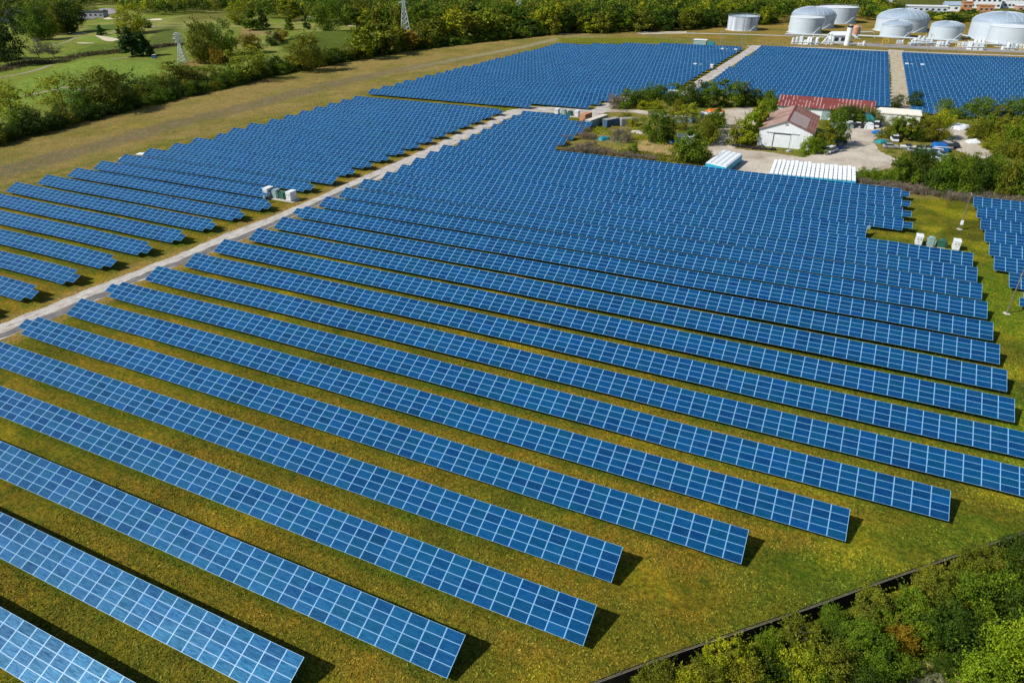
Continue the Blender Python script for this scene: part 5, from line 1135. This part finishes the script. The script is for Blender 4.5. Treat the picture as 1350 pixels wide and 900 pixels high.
def lane(x0, y0, L, w_, ang, label):
    t = tag(empty('covered_trailer', (x0, y0, 0), ang), label, 'trailer', 'white roofed trailers left of the bundles'); mb = MB()
    mb.prism([(-w_/2, .9), (w_/2, .9), (w_/2, 2.35), (w_*.25, 2.62), (-w_*.25, 2.62), (-w_/2, 2.35)], L, 0); mb.build('roof_cover', M['wrap'], t)
    mb = MB(); mb.box(-w_/2+.01, w_/2-.01, -.16, -.01, .5, 2.2); mb.box(w_/2+.004, w_/2+.05, .1, L-.1, .5, 2.2); mb.box(-w_/2+.1, w_/2-.1, .1, L-.1, .4, .895); mb.build('body', M['cyan'], t)
    for y in (2, 3.2, L-3.2, L-2):
        for s in (-1, 1): mb = MB(); mb.bar((s*(w_/2-.32), y, .42), (s*(w_/2-.04), y, .42), .42, 14); mb.build('wheel', M['rubber'], t)
lA, lB = np.array([-33.6, 204.6]), np.array([-27.3, 202.0]); dv = (lB-lA)/4; aa = math.atan2(dv[1], dv[0])
for i in range(4): q = lA+dv*(i+.5); lane(q[0], q[1], 15.6, np.linalg.norm(dv)*.97, math.atan2(217.1-202.1, -25.6+27.5)-math.pi/2+.0, 'white roofed blue sided trailer at the yard edge, %s of four from the left' % nth(i+1))
M['terracotta'] = simple('faded_orange_paint', (.48, .22, .12), .6, .15, 1)
M['navy'] = simple('faded_navy_paint', (.05, .10, .18), .6, .3, 1)
# containers near the junction
def container(px, py, L, ang, mat, label, roof=None, h_=2.6, w_=2.44, z=0, P=None):
    P = stand(px, py) if P is None else P; t = tag(empty('shipping_container', (P[0], P[1], .06), ang), label, 'container', 'shipping containers'); mb = MB(); mb.box(0, w_, 0, L, 0, h_)
    m = int(L/.55)
    for i in range(m): y = .2+i*(L-.4)/m; mb.box(-.05, -.003, y, y+.25, .15, h_-.15); mb.box(w_+.003, w_+.05, y, y+.25, .15, h_-.15)
    for i in range(4): mb.box(.1+i*.6, .3+i*.6, L+.003, L+.05, .15, h_-.15)
    mb.build('body', M[mat], t); mb = MB(); mb.box(.03, w_-.03, .03, L-.03, h_+.003, h_+.05); mb.build('roof', M[roof or mat], t)
    for s in (0, 1): mb = MB(); mb.box(.08+s*1.17, 1.19+s*1.17, -.06, -.003, .12, h_-.1); d = mb.build('door', M[mat], t); mb = MB(); mb.bar((.4+s*1.5, -.09, .2), (.4+s*1.5, -.09, h_-.2), .03, 5); mb.build('lock_rod', M['steel'], d)
container(771, 168, 12.2, -.22, 'greyblue', 'beige roofed shipping container by the road junction', 'beige'); container(764, 160, 5, -.2, 'terracotta', 'orange shipping container left of the beige one')
container(794, 167, 6, -.5, 'navy', 'dark blue shipping container right of the beige one', 'grey'); container(816, 165, 6, -.9, 'grey', 'small grey container in the scrub', 'grey')
P = stand(792, 184); 
def tarp_pile(px, py, s, mat, label, h_=1.2, name='tarp_pile', cat='tarp'):
    P = stand(px, py); g = random.Random(int(px*3+py)); mb = MB(); vs = []; n = 10
    for i in range(n):
        for j in range(n):
            u, v = i/(n-1)*2-1, j/(n-1)*2-1; z = h_*max(0, 1-max(abs(u), abs(v))**3)*(g.uniform(.65, 1)); vs.append((u*s*(1+.1*g.random()), v*s*.7, z+.02))
    mb.add(vs, [(i*n+j, (i+1)*n+j, (i+1)*n+j+1, i*n+j+1) for i in range(n-1) for j in range(n-1)]); o = mb.build(name, M[mat], None, (P[0], P[1], 0.02)); o.rotation_euler = (0, 0, g.uniform(0, 1)); tag(o, label, cat)
tarp_pile(796, 184, 1.9, 'teal', 'small teal tarp heap in the scrub'); tarp_pile(885, 189, 1.6, 'blue', 'dark blue heap beside the big round green tree'); 
tarp_pile(943, 147, 3.2, 'orange', 'orange heap behind the yard trees', 1.2); tarp_pile(840, 175, 2.2, 'concrete', 'pale rubble heap in the scrub', .9, 'rubble_heap', 'heap')
tarp_pile(1263, 167, 5.0, 'wrap', 'white sheet heap on the right gravel patch', .8); tarp_pile(1283, 188, 1.9, 'wrap', 'white heap at the edge of the right gravel patch', 1.3); tarp_pile(1040, 199.5, 1.0, 'grey', 'grey heap at the foot of the barn', .6)
tarp_pile(1252, 210, 1.8, 'orange', 'small orange and white heap behind the scrub', 1.0); tarp_pile(1158, 176, 2.0, 'blue', 'blue tarp heap at the edge of the yard', 1.2); tarp_pile(1163, 188, 2.2, 'teal', 'teal tarp heap beside the parked cars', 1.1); tarp_pile(962, 234, 1.6, 'wood_rail', 'pale wood heap beside the trailers', .6)
# blue tent
t = tag(empty('blue_tent', stand(1240, 201), .15), 'bright blue tent with white edge in the junk yard', 'tent'); mb = MB(); mb.prism([(-2.2, 0), (2.2, 0), (2.2, 1.6), (1.4, 2.3), (-1.6, 2.3), (-2.2, 1.7)], 4, 0); mb.build('canopy', M['blue_bright'] if 'blue_bright' in M else M['blue'], t); mb = MB(); mb.box(-2.3, 2.3, -.12, -.003, 1.6, 1.8); mb.build('edge_trim', M['white'], t)
# vehicles and boats of the yard
def car(P, ang, mat, label, sc=1.0, truck=False):
    t = tag(empty('parked_van' if truck else 'parked_car', P, ang), label, 'van' if truck else 'car', 'vehicles parked about the yard'); L, W_, = (5.6, 2.0) if truck else (4.4, 1.8)
    mb = MB(); body = [(0, .35), (L, .35), (L, .95), (L*.97, 1.0), (L*.74, 1.05), (L*.04, 1.02), (0, .9)]; T_ = Matrix.Translation((0, -W_/2, 0)); mb.prism(body, W_, 0, T_); mb.build('body', M[mat], t)
    top = [(L*.06, 1.055), (L*.72, 1.055), (L*.58, 1.50), (L*.17, 1.50)] if not truck else [(L*.02, 1.055), (L*.80, 1.055), (L*.70, 2.1), (L*.02, 2.1)]
    mb = MB(); mb.prism([(x, z) for x, z in top], W_*.86, 0, Matrix.Translation((0, -W_*.43, 0))); mb.build('glasshouse', M['window'], t)
    x0, x1, zt = (L*.19, L*.56, 1.503) if not truck else (L*.03, L*.69, 2.103); mb = MB(); mb.box(x0, x1, -W_*.42, W_*.42, zt, zt+.05); mb.build('roof', M[mat], t)
    for x in (L*.2, L*.8):
        for s in (-1, 1): mb = MB(); mb.bar((x, s*(W_/2-.2), .33), (x, s*(W_/2+.02), .33), .33, 14); wh = mb.build('wheel', M['rubber'], t); mb = MB(); mb.bar((x, s*(W_/2+.022), .33), (x, s*(W_/2+.04), .33), .18, 10); mb.build('rim', M['steel'], wh)
    for s in (-1, 1): mb = MB(); mb.box(L+.003, L+.03, s*W_*.36-.15, s*W_*.36+.15, .62, .78); mb.build('headlight', M['white'], t)
cars = [(1107, 197, 2.2, 'blue', True), (1113, 190, 2.1, 'dark', False), (1164, 195, .2, 'grey', False), (1180, 188, 1.7, 'white', True), (1196, 200, .1, 'grey', False), (1206, 203, .3, 'teal', False), (1218, 200, 1.6, 'grey', False), (1230, 205, 1.4, 'dark', False), (1252, 198, 2.0, 'grey', True), (1262, 196, 2.1, 'dark', False), (1254, 190, 2.2, 'greyblue', False), (1250, 182, 2.2, 'grey', False), (1206, 171, .2, 'dark', False),
        (1122, 168, 1.6, 'dark', False), (1131, 168.5, 1.6, 'white', False), (1140, 168.7, 1.5, 'grey', False), (1147, 170, 1.7, 'white', False), (1154, 169, 1.5, 'white', True), (1090, 203, 1.2, 'white', True)]
for i, (a, b, an, mt, tr) in enumerate(sorted(cars)): car(stand(a, b), an, mt, {'white': 'white', 'grey': 'grey', 'dark': 'black', 'blue': 'blue', 'teal': 'teal', 'greyblue': 'grey-green'}[mt]+(' van' if tr else ' car')+' parked about the yard, %s vehicle from the left' % nth(i+1), truck=tr)
def boat(px, py, ang, mat, label):
    P = stand(px, py); t = tag(empty('boat', P, ang), label, 'boat', 'boats stored in the yard'); mb = MB(); sec = []
    for u in np.linspace(0, 1, 8):
        w_ = 1.1*(1-u**3)*1.0+.02; sec.append([(-w_, u*6.5, 1.2+.2*u), (-w_*.6, u*6.5, .5+.4*u*u), (0, u*6.5, .35+.6*u*u), (w_*.6, u*6.5, .5+.4*u*u), (w_, u*6.5, 1.2+.2*u)])
    vs = [q for s in sec for q in s]; mb.add(vs, [(i*5+j, i*5+j+1, (i+1)*5+j+1, (i+1)*5+j) for i in range(7) for j in range(4)]+[(0, 1, 2, 3, 4)[::-1]]+[(i*5, (i+1)*5, (i+1)*5+4, i*5+4) for i in range(7)]); mb.build('hull', M[mat], t)
    mb = MB(); mb.box(-.6, .6, 1.4, 3.0, 1.5, 1.9); mb.build('windscreen', M['window'], t); mb = MB(); mb.box(-.8, .8, .8, 4.5, .02, .34); mb.build('cradle', M['steel'], t)
for i, (a, b, an, mt, ds) in enumerate([(1186, 197, -1.55, 'wrap', 'white boat'), (1200, 199, -1.6, 'white', 'white boat'), (1212, 199.5, -1.55, 'wrap', 'white boat'), (1226, 212, -1.3, 'white', 'white boat'), (1238, 214, -1.2, 'wrap', 'pale boat'), (1246, 210, .4, 'greyblue', 'grey boat')]): boat(a, b, an, mt, ds+' stored in the junk yard, %s of six from the left' % nth(i+1))
for i, (a, b, s) in enumerate([(902, 161, 6), (936, 158, 7), (905, 188, 6), (888, 127, 5)]):
    P = stand(a, b); t = tag(empty('flat_shed', P, .1*i), 'small pale roofed shed among the scrub trees around the yard', 'shed', 'small sheds among the scrub'); mb = MB(); mb.box(-s/2, s/2, -s*.3, s*.3, 0, 2.2); mb.build('wall', M['greyblue'], t); mb = MB(); mb.box(-s/2-.2, s/2+.2, -s*.3-.2, s*.3+.2, 2.203, 2.35); mb.build('roof', M['tank_pale_roof'], t)
# row of old tyres
tm = None; k_ = 0
for (a, b), (c, d), n_ in (((966, 193), (1000, 197), 20), ((1000, 197), (1022, 198), 12)):
    for j in range(n_):
        P = stand(a+(c-a)*(j+.5)/n_, b+(d-b)*(j+.5)/n_+random.uniform(-.6, .6)); k_ += 1
        if tm is None: mb = MB(); mb.lathe([(.30, .02), (.48, .02), (.55, .12), (.48, .26), (.30, .26), (.24, .14), (.30, .02)], 14); tm = mb.mesh('tyre', M['rubber'], True)
        o = link('old_tyre', tm, None, (P[0], P[1], .03)); o.scale = (1, 1, random.uniform(1, 3)); tag(o, 'old black tyre below the yellow-green trees, %s from the left' % nth(k_), 'tyre', 'row of old tyres')
rubm = None
for i in range(26):
    P = stand(random.uniform(1095, 1160), random.uniform(165, 170)); mb = MB(); g = random.Random(i); s = g.uniform(.5, 1.1)
    mb.box(-s, s, -s*.6, s*.6, 0.02, s*g.uniform(.8, 1.5)); mb.box(-s*.5, s*.7, -s*.4, s*.5, s*1.55, s*1.8)
    o = mb.build('junk_box', M[g.choice(['white', 'greyblue', 'grey', 'white', 'dark'])], None, (P[0], P[1], 0)); o.rotation_euler = (0, 0, g.uniform(0, 3)); tag(o, 'small piece of pale junk in front of the shed trees', 'junk', 'pale junk along the yard edge')

# ================================================================== FAR BUILDINGS
def bld(px, py, w_, d_, h_, ang, wall, roof, label, rows=1, cols=6, flat=True):
    P = stand(px, py); t = tag(empty('far_building', P, ang), label, 'building'); mb = MB(); mb.box(0, w_, 0, d_, -1, h_); mb.build('wall', M[wall], t)
    mb = MB()
    if flat: mb.box(-.4, w_+.4, -.4, d_+.4, h_+.003, h_+.7)
    else: mb.prism([(-.5, h_+.003), (d_+.5, h_+.003), (d_/2, h_+d_*.25)], w_+1, 0, Matrix(((0, 1, 0, -.5), (1, 0, 0, 0), (0, 0, 1, 0), (0, 0, 0, 1))))
    mb.build('roof', M[roof], t)
    for r in range(rows):
        for i in range(cols):
            x = w_*(i+.5)/cols; z = h_*(r+.55)/rows; f = MB(); f.box(x-1.2, x+1.2, -.1, -.003, z-.9, z+.9); fo = f.build('window', M['grey'], t); f = MB(); f.box(x-1, x+1, -.16, -.104, z-.7, z+.7); f.build('pane', M['window'], fo)
bld(1194, 16.5, 34, 10, 5, .1, 'tank', 'tank_pale_roof', 'long low pale building with dark windows above the middle tanks', 1, 7)
bld(1244, 15, 13, 12, 5, .1, 'white', 'tank_roof', 'small pale gabled house above the middle tanks', 1, 2, False)
bld(1268, 14, 8, 8, 7, .1, 'brick', 'pink', 'small brick block at the top right', 1, 2)
bld(1278, 11, 26, 20, 9, .1, 'white', 'tank', 'big white factory hall at the top right', 2, 6)
bld(1289, 17.5, 12, 8, 6, .1, 'brick', 'brick', 'orange brick block in front of the factory hall', 1, 3)
bld(1322, 11, 30, 22, 10, .1, 'white', 'tank_roof', 'white hall with dark windows at the right of the top edge', 2, 9)
bld(1340, 16, 16, 12, 5, .1, 'pink', 'tank_pale_roof', 'pinkish low building at the top right corner', 1, 3)
bld(1150, 2.5, 20, 10, 5, .1, 'tank', 'tank_pale_roof', 'pale low building at the top edge above the domed tanks', 1, 4)
bld(-70, 22, 150, 45, 9, -.15, 'darkroof', 'darkroof', 'large dark roofed hall at the top left corner', 1, 12)
bld(-60, 8, 130, 14, 8, -.12, 'tank', 'tank', 'long white roofed building behind the dark hall at top left', 1, 12)
bld(405, 24, 9, 8, 4.5, .1, 'white', 'tank_roof', 'white house in the trees above the golf course', 1, 2, False)
bld(699, 25, 11, 8, 5, .1, 'white', 'tank_roof', 'small white house between the trees beside the tall pylon', 1, 2, False)
bld(104, 24, 26, 8, 5, .3, 'grey', 'darkroof', 'low grey building by the parkway at top left', 1, 5)
for i, (a, b) in enumerate([(115, 21.5), (121, 20.5), (127, 19.6), (118, 18.5), (124, 17.5), (130, 16.5), (136, 15.6)]):
    P = stand(a, b); car((P[0], P[1], P[2]+.32), .4, ['white', 'dark', 'grey', 'orange', 'dark', 'white', 'dark'][i], ['white', 'black', 'grey', 'orange', 'black', 'white', 'black'][i]+' car parked on the parkway at top left, %s in line' % nth(i+1))
# golf cart
P = stand(204, 77); t = tag(empty('golf_cart', (P[0], P[1], P[2]), .4), 'small blue golf cart beside the dark conifers', 'golf cart'); mb = MB(); mb.box(-1.4, 1.4, -.7, .7, .35, .9); mb.build('body', M['blue'], t); mb = MB(); mb.box(-1.1, 1.1, -.7, .7, 1.9, 1.98); mb.build('canopy', M['white'], t); mb = MB()
for x in (-1, 1):
    for y in (-.6, .6): mb.bar((x, y, .9), (x, y, 1.9), .04, 4)
mb.build('canopy_frame', M['steel'], t)
for x in (-.9, .9):
    for y in (-.6, .6): mb = MB(); mb.bar((x, y-.1, .3), (x, y+.1, .3), .3, 10); mb.build('wheel', M['rubber'], t)
# white rubble pad beside the left field edge
tarp_pile(164, 209, 1.4, 'concrete', 'pale concrete rubble behind the left field edge', .5, 'rubble_heap', 'heap'); tarp_pile(187, 203, 1.5, 'wrap', 'white sheet lying behind the left field edge', .3)
bpy.context.view_layer.update()
